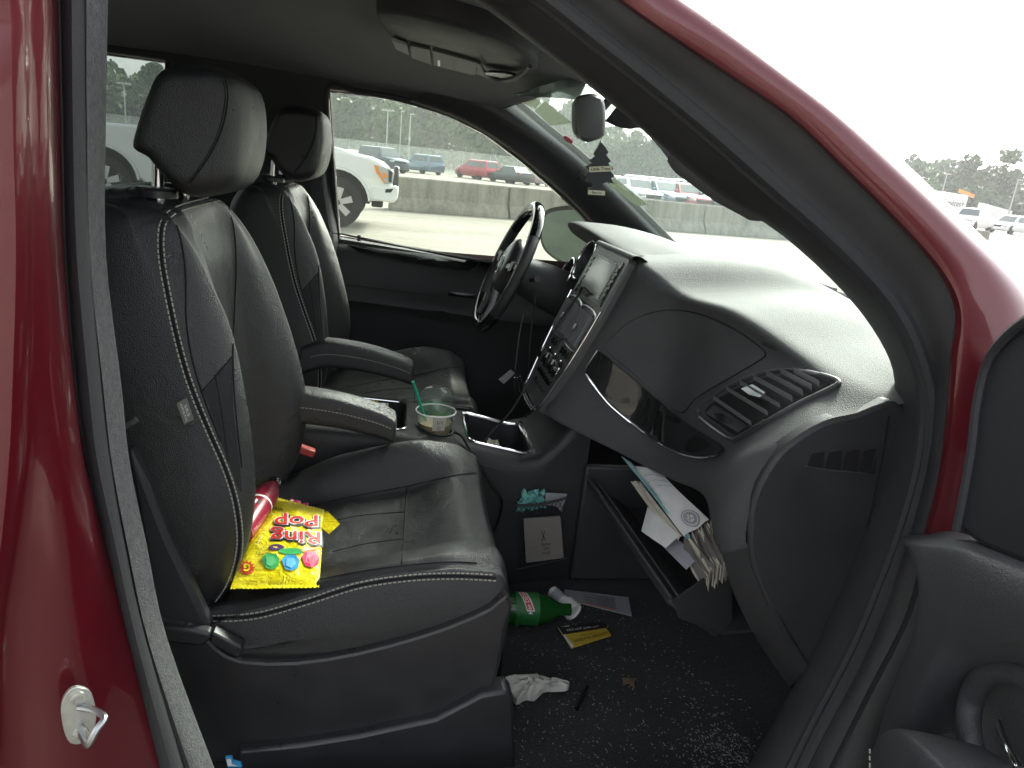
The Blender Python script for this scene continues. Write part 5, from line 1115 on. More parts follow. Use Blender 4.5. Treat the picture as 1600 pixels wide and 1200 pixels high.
MB().add([fb(u, v) for u, v in ((.0, .62), (1., .62), (1., 1.), (.0, 1.))], [(0, 1, 2, 3)]).obj('print_band', 'print_black', bc, smooth=False)
for t, u, v, sz, m in (('ORDER N VIEW', .46, .20, .20, 'print_black'), ('in-store pickup', .48, .42, .10, 'print_black'), ('The Way You Like', .5, .80, .17, 'print_white')):
    MB().add(*on_map(text2d(t, sz), lambda x, y: fb(u+x*.58, v+y, .0006))).obj('lettering', m, bc, smooth=False)
MB().add(*prism([PZ(*p, FZ+.0085) for p in ((893, 1012), (872, 980), (889, 977), (893, 984), (879, 986), (897, 1010))], (0, 0, -.001))).obj('card_edge', 'paper_white', bc, smooth=False)
gl_ = [tuple(v) for v in cr([(790, 1058), (812, 1054), (840, 1054), (862, 1060), (886, 1063), (888, 1070), (868, 1072), (850, 1073), (836, 1086), (822, 1085), (808, 1092), (800, 1082), (793, 1072)], 3, True)]
clothm = MB(); r_ = np.random.default_rng(8); topc = [PZ(*p, FZ+.020+.006*math.sin(i*.9)) for i, p in enumerate(gl_)]; cen = np.mean(topc, 0)+A(0, 0, .012)
rows_ = [[p-A(0, 0, .014) for p in topc], topc]+[[cen+(p-cen)*k+A(0, 0, .006*math.sin(i*1.3+k*9)) for i, p in enumerate(topc)] for k in (.75, .5, .25, .05)]
clothm.add(*grid(rows_, cu=True, capu=True)); tag(clothm.obj('rubber_glove', 'cloth_white', None, angle=50), 'crumpled off-white glove on the floor beside the seat rail', 'glove')
mp = [P(*p, -.50) for p in ((746, 1062), (783, 1062), (786, 1020), (766, 1010))]
mo_ = MB().add(*prism(mp, (-.01, .006, 0))).obj('hand_mirror', 'mirror_glass', None, smooth=False); tag(mo_, 'pale rectangular mirror leaning under the front of the passenger seat', 'mirror')
lf = [PZ(*p, FZ+.012) for p in ((972, 1058), (984, 1062), (996, 1059), (990, 1068), (992, 1076), (982, 1070), (974, 1070))]
tag(MB().add(*prism([p+A(0, 0, .004*(i % 2)) for i, p in enumerate(lf)], (0, 0, -.001))).obj('dry_leaf', 'leaf_brown', None, smooth=False), 'small brown dry leaf in the middle of the floor carpet', 'leaf')
tag(MB().add(*tube([PZ(918, 1072, FZ+.012), PZ(908, 1092, FZ+.012), PZ(901, 1108, FZ+.012)], [.003, .0045, .004], 8)).obj('pen', 'black_gloss', None), 'black pen lying on the carpet in front of the seat', 'pen')
sc_ = MB().add(*prism([P(*q, -.72) for q in ((352, 1184), (362, 1183), (364, 1190), (376, 1193), (378, 1199), (356, 1199))], (0, .004, 0))).obj('plastic_scrap', 'print_blue', None, smooth=False); tag(sc_, 'blue and white plastic scrap beside the seat base at the sill', 'scrap')
MB().add(*prism([P(*q, -.722) for q in ((354, 1187), (361, 1186), (362, 1194), (370, 1197), (356, 1197))], (0, .001, 0))).obj('scrap_label', 'paper_white', sc_, smooth=False)
# crumbs and lint on the carpet
cm3 = MB(); 
for i in range(1500):
    u = random.random(); px_ = random.uniform(800, 1210); py_ = random.uniform(930, 1195)
    if random.random() < .35: px_, py_ = random.gauss(1140, 45), random.gauss(1165, 30)
    p = PZ(px_, py_, FZ+.006)
    if p[1] > -.2 or p[0] > .72: continue
    p[2] = floorz(p[0], p[1])+.0045
    L_ = abs(random.gauss(0, .0013))+.0004; a = random.uniform(0, 6.28); d_ = A(math.cos(a), math.sin(a), .2)*L_; e = A(-math.sin(a), math.cos(a), 0)*random.uniform(.0003, .0008)
    cm3.add([p-d_-e, p+d_-e, p+d_+e, p-d_+e, p+A(0, 0, .001)], [(0, 1, 4), (1, 2, 4), (2, 3, 4), (3, 0, 4)])
tag(cm3.obj('carpet_crumbs', 'crumb', None, smooth=False), 'pale crumbs and lint scattered over the floor carpet', 'crumbs', kind='stuff')

# ================================================================== OUTSIDE
def gdir(px_, dist, z=0.):
    py_ = 245+(px_-625)*.1033; d = ray(px_, py_); d = nrm(A(d[0], d[1], 0)); return A(CAM[0]+d[0]*dist, CAM[1]+d[1]*dist, z)
# --- concrete barriers -----------------------------------------------------------------------------
B0, B1 = A(-.10, 16.6, 0), A(11.4, 19.2, 0); bd = nrm(B1-B0); bn = A(-bd[1], bd[0], 0)
bprof = [(-.30, 0), (-.30, .07), (-.22, .20), (-.13, .33), (-.10, .78), (-.075, .81), (.075, .81), (.10, .78), (.13, .33), (.22, .20), (.30, .07), (.30, 0)]
blab = ['weathered concrete barrier segment just ahead of the white pickup', 'second concrete barrier segment from the white pickup', 'third concrete barrier segment from the pickup, behind the steering wheel', 'fourth concrete barrier segment from the pickup, seen through the windscreen', 'fifth concrete barrier segment from the pickup, seen through the windscreen', 'sixth concrete barrier segment, farthest from the white pickup', 'last concrete barrier segment at the right, beyond the windscreen']
for k in range(7):
    a = B0+bd*(3.12*k); rows_ = []
    for t in (0, .02, 3.04, 3.06):
        sc = .97 if t in (0, 3.06) else 1.; rows_.append([a+bd*t+bn*(x*sc+.3)+A(0, 0, z*sc) for x, z in bprof])
    ob = MB().add(*grid(rows_, cu=True, capu=True)).obj('concrete_barrier', 'barrier_concrete', None, angle=30)
    tag(ob, blab[k], 'barrier', 'concrete barriers across the lot')
# --- vehicles -----------------------------------------------------------------------------------------
for nme, c, mt in (('paint_white', (.74, .75, .74), 0), ('paint_navy', (.035, .055, .085), .3), ('paint_bluegrey', (.13, .20, .27), .4), ('paint_red', (.42, .03, .05), .3), ('paint_charcoal', (.05, .055, .06), .3), ('paint_silver', (.45, .47, .48), .5), ('paint_skyblue', (.20, .50, .72), 0)):
    mat(nme, c, .3, metal=mt, coat=.6)
mat('car_glass', (.10, .13, .13), .08, spec=.8); mat('tyre', (.022, .022, .022), .85); mat('lamp_red', (.5, .03, .03), .3); mat('lamp_clear', (.45, .47, .47), .12); mat('lamp_amber', (.75, .28, .05), .3); mat('bright_alloy', (.55, .56, .57), .3, metal=.8)
class Tf:
    def __init__(s, o, hd): s.o = A(*o); s.f = A(math.cos(hd), math.sin(hd), 0); s.l = A(-math.sin(hd), math.cos(hd), 0)
    def __call__(s, x, y, z): return s.o+s.f*x+s.l*y+A(0, 0, z)
def wheel(T, x, y, r, w_, parent, n=20, sp=0):
    sg = 1 if y > 0 else -1; ax_ = T.l*sg; c = T(x, y, r)
    wh = MB().add(*lathe([(-w_, r*.6), (-w_, r*.9), (-w_*.85, r), (-.02, r), (.0, r*.92), (.0, r*.66), (-.03, r*.62)], c, ax_, n)).obj('wheel', 'tyre', parent)
    MB().add(*lathe([(-.035, r*.66), (-.012, r*.64), (-.03, r*.5), (-.035, .001)], c, ax_, n, cap=False)).obj('rim', 'tyre' if sp else 'bright_alloy', wh)
    for k in range(sp):
        a = k*2*math.pi/sp+.3; d_ = T.f*math.cos(a)+A(0, 0, math.sin(a)); q_ = np.cross(ax_, d_)
        MB().add(*prism([c+d_*r*.12+q_*r*.10, c+d_*r*.62+q_*r*.13, c+d_*r*.62-q_*r*.13, c+d_*r*.12-q_*r*.10], -ax_*.03)).obj('spoke', 'bright_alloy', wh, smooth=False)
    return wh
KIND = dict(
 suv=dict(L=4.7, W=1.9, H=1.70, belt=1.02, hood=(1.02, 1.25), cab=(1.25, .50, -1.95, -2.28), hoodz=.98, gc=.24, tail=1.02, wb=2.75, r=.36),
 bigsuv=dict(L=5.2, W=2.04, H=1.90, belt=1.18, hood=(1.1, 1.35), cab=(1.30, .65, -2.35, -2.52), hoodz=1.15, gc=.28, tail=1.18, wb=2.95, r=.40),
 sedan=dict(L=4.8, W=1.84, H=1.45, belt=.92, hood=(.9, 1.2), cab=(1.0, .25, -1.2, -1.85), hoodz=.88, gc=.20, tail=1.0, wb=2.8, r=.33),
 van=dict(L=5.6, W=2.0, H=2.45, belt=1.30, hood=(1.0, 1.3), cab=(2.05, 1.35, -2.6, -2.75), hoodz=1.12, gc=.25, tail=1.3, wb=3.4, r=.36),
 pickup=dict(L=5.8, W=2.02, H=1.92, belt=1.25, hood=(1.1, 1.4), cab=(1.30, .75, -.95, -1.25), hoodz=1.18, gc=.35, tail=1.30, wb=3.6, r=.41))
def vehicle(kind, pos, hd, paint, label, cat, group=None, name=None, detail=True):
    k = KIND[kind]; T = Tf(pos, hd); hl = k['L']/2; W = k['W']/2
    root = tag(empty(name or {'suv': 'parked_suv', 'bigsuv': 'parked_suv', 'sedan': 'parked_sedan', 'van': 'parked_van', 'pickup': 'pickup_truck'}[kind], pos), label, cat, group)
    xw0, xw1, xr1, xr0 = k['cab']; bz = k['belt']; gc = k['gc']
    # lower body: cross sections along the length
    sec = [(-hl, .88, gc+.18, k['tail']-.12), (-hl+.06, .95, gc+.06, k['tail']-.03), (-hl+.35, 1., gc, k['tail']), (xr1 if xr1 > -hl+.4 else -hl+.5, 1., gc, bz+.01), (0, 1., gc, bz), (xw0, 1., gc, bz-.01 if kind != 'van' else k['hoodz']), (hl-.7, .98, gc, k['hoodz']-.03), (hl-.22, .94, gc+.02, k['hoodz']-.12), (hl-.06, .85, gc+.08, k['hoodz']-.24), (hl, .74, gc+.16, k['hoodz']-.36)]
    rows_ = []
    for x, w_, z0, z1 in sec:
        ww = W*w_; zm = z0+(z1-z0)*.55
        half = [(ww*.93, z0), (ww*.99, z0+.12), (ww, zm), (ww*.97, z1-.10), (ww*.90, z1-.02), (ww*.5, z1+.02)]
        rows_.append([T(x, y, z) for y, z in half]+[T(x, -y, z) for y, z in half[::-1]])
    MB().add(*grid(rows_, cu=True, capu=True)).obj('body', paint, root, angle=35)
    # greenhouse: painted frame and dark glass
    H = k['H']; wb_, wt_ = W*.93, W*.74
    bot = [(xw0, wb_), (xr0, wb_)]; zt = H-.05
    fr = [T(xw0, wb_, bz-.06), T(xw0, -wb_, bz-.06), T(xr0, -wb_, bz-.06), T(xr0, wb_, bz-.06)]; tp = [T(xw1, wt_, zt), T(xw1, -wt_, zt), T(xr1, -wt_, zt), T(xr1, wt_, zt)]
    rf = [T((xw1+xr1)/2+(x-(xw1+xr1)/2)*.86, y*.86, H) for x, y in ((xw1, wt_), (xw1, -wt_), (xr1, -wt_), (xr1, wt_))]
    MB().add(*grid([fr, tp, rf], cu=True, capu=True)).obj('cabin', paint, root, angle=30)
    def facep(i, j, u0, u1, v0, v1, nm, push=.012):
        a, b, c, d_ = fr[i], fr[j], tp[j], tp[i]; f_ = lambda u, v: (a*(1-u)+b*u)*(1-v)+(d_*(1-u)+c*u)*v
        n_ = nrm(np.cross(b-a, d_-a)); ctr = T(0, 0, 1.3); n_ = n_ if n_ @ (f_(.5, .5)-ctr) > 0 else -n_
        MB().add(*prism([f_(u0, v0)+n_*push, f_(u1, v0)+n_*push, f_(u1, v1)+n_*push, f_(u0, v1)+n_*push], -n_*.02)).obj(nm, 'car_glass', root, smooth=False)
    v0_ = .18
    facep(0, 1, .06, .94, v0_, .92, 'windscreen'); facep(2, 3, .08, .92, v0_+.05, .88, 'rear_window')
    if kind == 'van' : spans = ((.04, .24),)
    elif kind == 'pickup': spans = ((.10, .50), (.54, .88))
    else: spans = ((.09, .43), (.46, .70), (.73, .93)) if kind in ('suv', 'bigsuv') else ((.14, .50), (.53, .86))
    for u0, u1 in spans:
        facep(3, 0, 1-u1, 1-u0, v0_, .88, 'side_window'); facep(1, 2, u0, u1, v0_, .88, 'side_window')
    for x in (k['wb']/2, -k['wb']/2):
        for y in (W-.01, -W+.01): 
            wheel(T, x+.05, y, k['r'], .22, root, 16)
            MB().add(*lathe([(0, k['r']*1.16), (.004, k['r']*1.14)], T(x+.05, y*.993, k['r']+.02), T.l*(1 if y > 0 else -1), 20)).obj('wheel_arch', 'tyre', root)
    for s_ in (-1, 1):
        MB().add(*box(T(hl-.12, s_*W*.74, k['hoodz']-.26), (.22, .34, .13), (T.f, T.l, A(0, 0, 1)))).obj('headlight', 'lamp_clear', root, bevel=.03)
        MB().add(*box(T(-hl+.07, s_*W*.80, k['tail']-.16 if kind != 'van' else 1.1), (.10, .26, .14 if kind != 'van' else .4), (T.f, T.l, A(0, 0, 1)))).obj('tail_light', 'lamp_red', root, bevel=.02)
        MB().add(*box(T(xw0-.25, s_*(W+.08), bz+.06), (.12, .18, .14), (T.f, T.l, A(0, 0, 1)))).obj('side_mirror', paint, root, bevel=.03)
    MB().add(*box(T(hl-.03, 0, k['hoodz']-.33), (.06, W*1.0, .20), (T.f, T.l, A(0, 0, 1)))).obj('grille', 'tyre', root, bevel=.02)
    MB().add(*box(T(-hl+.02, 0, .78 if kind != 'van' else .7), (.03, .5, .14), (T.f, T.l, A(0, 0, 1)))).obj('number_plate', 'lamp_clear', root)
    if kind == 'pickup':
        MB().add(*box(T(-hl+1.0, 0, 1.305), (1.7, W*1.65, .02), (T.f, T.l, A(0, 0, 1)))).obj('truck_bed', 'tyre', root)
    return root
def at(px_, py_): return tuple(PZ(px_, py_, 0))
def hdg(px_, off): d = gdir(px_, 1)-A(CAM[0], CAM[1], 0); return math.atan2(d[1], d[0])+rad(off)
G1 = 'cars parked beyond the concrete barrier'
vehicle('bigsuv', at(598, 267.5), hdg(598, -148), 'paint_navy', 'large dark navy SUV parked facing the lot behind the white pickup', 'SUV', G1)
vehicle('suv', at(660, 271), hdg(660, 33), 'paint_bluegrey', 'blue-grey SUV parked tail-on next to the dark navy SUV', 'SUV', G1)
vehicle('van', at(691, 263), hdg(691, 15), 'paint_skyblue', 'light blue van partly hidden behind the blue-grey SUV', 'van', G1)
vehicle('suv', at(745, 280), hdg(745, 40), 'paint_red', 'red SUV parked tail-on behind the barrier', 'SUV', G1)
vehicle('sedan', at(797, 286.5), hdg(797, 38), 'paint_charcoal', 'charcoal sedan parked between the red SUV and the silver sedan', 'sedan', G1)
vehicle('sedan', at(848, 290.5), hdg(848, 48), 'paint_silver', 'silver sedan nearest to the far windscreen pillar', 'sedan', G1)
vehicle('van', at(786, 271.5), hdg(786, -150), 'paint_white', 'white high-roof van behind the red SUV and charcoal sedan', 'van', G1)
vehicle('van', at(822, 276.5), hdg(822, -150), 'paint_white', 'second white van behind the silver sedan', 'van', G1)
for px_, py_, lb in ((531, 256, 'white sedan at the far left edge of the driver window'), (546, 259, 'pale sedan left of the navy SUV, second from the window edge'), (562, 258, 'small white sedan just behind the hood of the white pickup')):
    vehicle('sedan', at(px_, py_), hdg(px_, -140), 'paint_white', lb, 'sedan', 'pale cars left of the navy SUV')
for px_, py_, lb, pm in ((186, 206, 'white sedan seen far off over the pickup bed', 'paint_white'), (212, 209, 'silver sedan seen far off over the pickup bed', 'paint_silver'), (160, 203, 'pale sedan at the far left behind the rear window edge', 'paint_silver')):
    vehicle('sedan', at(px_, py_), hdg(px_, -120), pm, lb, 'sedan', 'far cars seen over the pickup bed')
vehicle('pickup', at(1514, 360.5), hdg(1514, 162), 'paint_white', 'white pickup truck facing the camera at the right edge of the lot', 'pickup')
vehicle('suv', at(1578, 366), hdg(1578, 148), 'paint_white', 'white SUV parked beside the white pickup at the right edge', 'SUV')
vehicle('sedan', at(1546, 352), hdg(1546, 160), 'paint_charcoal', 'dark sedan half hidden between the white pickup and white SUV', 'sedan')
# rows of cars seen through the windscreen
pal = ['paint_white', 'paint_silver', 'paint_charcoal', 'paint_bluegrey', 'paint_navy', 'paint_white', 'paint_red']
r_ = random.Random(5)
for row, (d_, n_, p0_, p1_) in enumerate(((42, 6, 975, 1210), (55, 8, 960, 1220), (70, 10, 950, 1240), (88, 10, 945, 1250))):
    for i in range(n_):
        px_ = p0_+(p1_-p0_)*(i+.5)/n_+r_.uniform(-3, 3); pos = gdir(px_, d_/math.cos(rad((px_-800)/24)))
        kd = r_.choice(['suv', 'sedan', 'sedan', 'suv', 'bigsuv' if row > 1 else 'sedan'])
        vehicle(kd, tuple(pos), hdg(px_, r_.choice([-150, 30, 205])), pal[(i*3+row*2) % 7], '%s %s in the %s row ahead, %s from the left through the windscreen' % (pal[(i*3+row*2) % 7].split('_')[1].replace('bluegrey', 'blue-grey'), 'sedan' if kd == 'sedan' else 'SUV', ('nearest', 'second', 'third', 'farthest')[row], ('first', 'second', 'third', 'fourth', 'fifth', 'sixth', 'seventh', 'eighth', 'ninth', 'tenth')[i]), 'car', 'cars parked ahead, seen through the windscreen')
# --- white pickup just outside the driver window --------------------------------------------------------------
TY = 11.15; TX = -.02
tk = tag(empty('pickup_truck', (TX-2.9, TY+1, 0)), 'white pickup truck parked alongside, its front wheel filling the driver window corner', 'pickup')
def tp_(x, z, y=0.): return A(TX+x, TY+y, z)
def arc(cx_, cz, r, a0, a1, n=9): return [(cx_+r*math.cos(a0+(a1-a0)*i/n), cz+r*math.sin(a0+(a1-a0)*i/n)) for i in range(n+1)]
low = [(-.10, .52), (-.42, .50)]+arc(-1.00, .44, .53, .15, math.pi-.15, 12)+[(-1.7, .42), (-4.0, .42)]+arc(-4.68, .44, .53, .15, math.pi-.15, 12)+[(-5.3, .50), (-5.85, .55), (-5.88, 1.32), (-3.95, 1.34), (-3.9, 1.36), (-1.45, 1.33), (-1.35, 1.31), (-.9, 1.27), (-.5, 1.22), (-.28, 1.15), (-.16, 1.05), (-.08, .80)]
tb = MB().add(*prism([tp_(x, z) for x, z in low], (0, 2.0, 0))).obj('body', 'paint_white', tk, bevel=.05, angle=35)
MB().add(*prism([tp_(x, z, .02) for x, z in [(-.55, 1.20), (-1.0, 1.30), (-1.4, 1.37), (-1.5, 1.34), (-1.0, 1.24), (-.5, 1.16)]], (0, 1.96, 0))).obj('hood', 'paint_white', tk, bevel=.03)
cabb = [[tp_(x, 1.32, y) for x, y in ((-1.25, .05), (-3.92, .05), (-3.92, 1.95), (-1.25, 1.95))], [tp_(x, 1.88, y) for x, y in ((-2.1, .22), (-3.75, .22), (-3.75, 1.78), (-2.1, 1.78))], [tp_(x, 1.95, y) for x, y in ((-2.3, .36), (-3.6, .36), (-3.6, 1.64), (-2.3, 1.64))]]
MB().add(*grid(cabb, cu=True, capu=True)).obj('cabin', 'paint_white', tk, angle=30, bevel=.03)
def cabw(u0, u1, v0, v1): 
    a, b, c, d_ = cabb[0][0], cabb[0][1], cabb[1][1], cabb[1][0]; f_ = lambda u, v: (a*(1-u)+b*u)*(1-v)+(d_*(1-u)+c*u)*v+A(0, -.012, 0)
    MB().add(*prism([f_(u0, v0), f_(u1, v0), f_(u1, v1), f_(u0, v1)], (0, .02, 0))).obj('side_window', 'car_glass', tk, smooth=False)
cabw(.12, .50, .12, .88); cabw(.54, .88, .12, .88)
MB().add(*prism([tp_(x, z, -.012) for x, z in [(-.05, .50), (-.40, .52), (-.44, .62), (-.46, .74), (-.40, .78), (-.14, .76), (-.02, .80), (.03, .72), (.02, .58)]], (0, 2.02, 0))).obj('bumper', 'paint_white', tk, bevel=.03)
MB().add(*prism([tp_(x, z, -.016) for x, z in [(-.20, .66), (-.10, .67), (-.06, .74), (-.19, .72)]], (0, .02, 0))).obj('fog_lamp', 'tyre', tk, smooth=False)
MB().add(*prism([tp_(x, z, -.02) for x, z in [(-.40, 1.10), (-.13, 1.06), (-.06, 1.00), (-.08, .82), (-.22, .80)]], (0, .10, 0))).obj('headlight', 'lamp_clear', tk, bevel=.01)
MB().add(*prism([tp_(x, z, -.028) for x, z in [(-.40, 1.09), (-.34, 1.09), (-.30, .99), (-.20, .83), (-.23, .82), (-.36, .98)]], (0, .05, 0))).obj('marker_lamp', 'lamp_amber', tk, smooth=False)
MB().add(*prism([tp_(x, z, -.028) for x, z in [(-.27, .98), (-.20, .98), (-.16, .91), (-.22, .90)]], (0, .05, 0))).obj('marker_lamp', 'lamp_amber', tk, smooth=False)
MB().add(*prism([tp_(x, z, -.026) for x, z in [(-.16, 1.04), (-.09, 1.01), (-.10, .84), (-.15, .84)]], (0, .05, 0))).obj('headlight_reflector', 'paint_charcoal', tk, smooth=False)
MB().add(*box(tp_(-.03, .93, 1.0), (.10, 1.6, .34))).obj('grille', 'paint_charcoal', tk, bevel=.03)
MB().add(*box(tp_(-.33, .46, .25), (.20, .12, .14))).obj('tow_hook', 'tyre', tk, bevel=.03)
TT = Tf((TX, TY+1.0, 0), 0)
for x in (-1.0, -4.68):
    for y in (.97, -.97): wheel(TT, x, y, .42, .27, tk, 32, 6)
    MB().add(*prism([tp_(a, b, .12) for a, b in arc(x, .44, .54, 0, math.pi, 14)], (0, .9, 0))).obj('wheel_well', 'tyre', tk, smooth=False)
    for a in (arc(x, .44, .545, .1, math.pi-.1, 14),): MB().add(*tube([tp_(u, v, -.005) for u, v in a], .02, 6)).obj('arch_lip', 'paint_white', tk)
MB().add(*box(tp_(-2.85, .88, -.02), (.18, .03, .04))).obj('door_handle', 'tyre', tk)
for x in (-1.55, -2.65, -3.75): MB().add(*box(tp_(x, .92, -.001), (.012, .006, .82))).obj('door_gap', 'tyre', tk, smooth=False)
MB().add(*box(tp_(-1.72, 1.42, -.16), (.16, .22, .26))).obj('side_mirror', 'paint_white', tk, bevel=.04)
# --- sign board, box trailer, lift ---------------------------------------------------------------------------------
ft0, ft1 = gdir(1449, 92), gdir(1505, 92); fd = nrm(ft1-ft0); fnm = A(fd[1], -fd[0], 0); fnm = fnm if fnm @ (A(CAM[0], CAM[1], 0)-ft0) > 0 else -fnm
bx = tag(empty('service_truck', tuple(ft0)), 'white box truck with grey service lettering behind the white pickup', 'truck')
MB().add(*prism([ft0+A(0, 0, .9), ft1+A(0, 0, .9), ft1+A(0, 0, 3.3), ft0+A(0, 0, 3.5)], -fnm*2.4)).obj('box_body', 'paint_white', bx, bevel=.05)
MB().add(*prism([ft0+A(0, 0, .5), ft1+A(0, 0, .5), ft1+A(0, 0, .9), ft0+A(0, 0, .9)], -fnm*2.2)).obj('chassis', 'tyre', bx)
MB().add(*on_map(text2d('Fleet Services+', .85, align='RIGHT'), lambda x, y: ft1+fd*(x*.62-.15)+A(0, 0, 2.35+y)+fnm*.03)).obj('lettering', 'paint_charcoal', bx, smooth=False)
for u in (.2, .8): MB().add(*lathe([(-.3, .45), (0, .45)], ft0+(ft1-ft0)*u+A(0, 0, .45)+fnm*.02, fnm, 16)).obj('wheel', 'tyre', bx)
l0 = gdir(1488, 98); lf_ = tag(empty('scissor_lift', tuple(l0)), 'orange topped lift standing behind the box truck', 'lift'); l1 = gdir(1514, 98)
MB().add(*prism([l0+A(0, 0, 3.7), l1+A(0, 0, 3.2), l1+A(0, 0, 3.6), l0+A(0, 0, 4.1)], -fnm*1.2)).obj('platform', 'lamp_amber', lf_)
MB().add(*prism([l0*.5+l1*.5-fd*.4, l0*.5+l1*.5+fd*.4, l0*.5+l1*.5+fd*.4+A(0, 0, 3.4), l0*.5+l1*.5-fd*.4+A(0, 0, 3.4)], -fnm*.8)).obj('mast', 'paint_charcoal', lf_)
t0_, t1_ = gdir(1524, 105), gdir(1578, 105); td = nrm(t1_-t0_); trl = tag(empty('semi_trailer', tuple(t0_)), 'long white semi-trailer behind the dark sedan at the right', 'trailer')
MB().add(*prism([t0_+A(0, 0, 1.0), t1_+A(0, 0, 1.0), t1_+A(0, 0, 2.3), t0_+A(0, 0, 2.9)], -fnm*2.5)).obj('trailer_box', 'paint_white', trl, bevel=.04)
for u in (.1, .2, .8, .9): MB().add(*lathe([(-.4, .5), (0, .5)], t0_+(t1_-t0_)*u+A(0, 0, .5), fnm, 16)).obj('wheel', 'tyre', trl)
MB().add(*prism([t0_+A(0, 0, .75), t1_+A(0, 0, .75), t1_+A(0, 0, 1.0), t0_+A(0, 0, 1.0)], -fnm*2.2)).obj('chassis', 'tyre', trl)
# --- light poles -----------------------------------------------------------------------------------------------------
mat('pole_metal', (.40, .41, .40), .5, metal=.3)
for px_, top, d_, wide, lb in ((603, 179, 95, 1, 'light pole with a four-lamp crossbar above the navy SUV'), (638, 184, 92, 0, 'slim pole with a bright box, right of the crossbar pole'), (624, 180, 120, 0, 'faint thin pole between the crossbar pole and the boxed pole'), (197, 138, 95, 1, 'light pole seen through the rear side window'), (1573, 283, 100, 0, 'leaning-looking light pole above the white SUV at the right'), (1464, 274, 110, 0, 'light pole against the trees behind the service truck'), (1068, 268, 80, 0, 'light pole seen through the hazy windscreen')):
    b_ = gdir(px_, d_); hz_ = 245+(px_-625)*.1033; ht = CAM[2]+(hz_-top)/F*d_*math.cos(math.atan((px_-800)/F))*.98
    rt = tag(empty('light_pole', tuple(b_)), lb, 'light pole')
    MB().add(*tube([b_, b_+A(0, 0, ht*.5), b_+A(0, 0, ht)], [.10, .08, .06], 8)).obj('pole', 'pole_metal', rt)
    side = nrm(A(FW[1], -FW[0], 0))
    if wide:
        MB().add(*box(b_+A(0, 0, ht), (1.6, .08, .08), (side, A(-side[1], side[0], 0), A(0, 0, 1)))).obj('crossbar', 'pole_metal', rt)
        for k in (-.6, -.2, .2, .6): MB().add(*box(b_+A(0, 0, ht+.08)+side*k, (.26, .3, .14), (side, A(-side[1], side[0], 0), A(0, 0, 1)))).obj('lamp_head', 'lamp_clear', rt)
    else: MB().add(*box(b_+A(0, 0, ht)+side*.2, (.55, .3, .13), (side, A(-side[1], side[0], 0), A(0, 0, 1)))).obj('lamp_head', 'lamp_clear', rt)
    if px_ == 638: MB().add(*box(b_+A(0, 0, ht*.55)-A(0, .12, 0), (.25, .15, .45))).obj('service_box', 'lamp_clear', rt)
# --- chain-link fence ----------------------------------------------------------------------------------------------------
glass('chain_mesh', (.80, .84, .82), .20, (.45, .47, .46))
fa, fb_ = gdir(150, 84), gdir(930, 84); fdv = nrm(fb_-fa); Lf = np.linalg.norm(fb_-fa)
fen = tag(empty('chainlink_fence', tuple(fa)), 'grey chain-link fence with top rail behind the parked cars', 'fence')
for k in range(int(Lf/3.0)+1):
    p = fa+fdv*3.0*k; MB().add(*tube([p, p+A(0, 0, 2.5)], .035, 6)).obj('post', 'pole_metal', fen)
MB().add(*tube([fa+A(0, 0, 2.45), fb_+A(0, 0, 2.45)], .03, 6)).obj('rail', 'pole_metal', fen)
MB().add(*prism([fa+A(0, 0, .05), fb_+A(0, 0, .05), fb_+A(0, 0, 2.42), fa+A(0, 0, 2.42)], (0, .01, 0))).obj('mesh', 'chain_mesh', fen, smooth=False)
# --- verge and woodland ------------------------------------------------------------------------------------------------------
def leaf_mat(name, base, var):
    m = bpy.data.materials.new(name); m.use_nodes = True; N = m.node_tree; b = N.nodes['Principled BSDF']; L = N.links.new
    ge = N.nodes.new('ShaderNodeNewGeometry'); n = N.nodes.new('ShaderNodeTexNoise'); n.inputs['Scale'].default_value = .22; n.inputs['Detail'].default_value = 5
    L(ge.outputs['Position'], n.inputs['Vector']); r = N.nodes.new('ShaderNodeValToRGB'); r.color_ramp.elements[0].position = .35; r.color_ramp.elements[0].color = (*[c*(1-var) for c in base], 1); r.color_ramp.elements[1].position = .68; r.color_ramp.elements[1].color = (*[min(1, c*(1+var)) for c in base], 1)
    L(n.outputs[0], r.inputs[0]); L(r.outputs[0], b.inputs['Base Color']); b.inputs['Roughness'].default_value = .6; b.inputs['Transmission Weight'].default_value = 0; MATS[name] = m
leaf_mat('leaves', (.052, .118, .026), .5); mat('bark', (.12, .095, .07), .9, noise=.3, nscale=6)
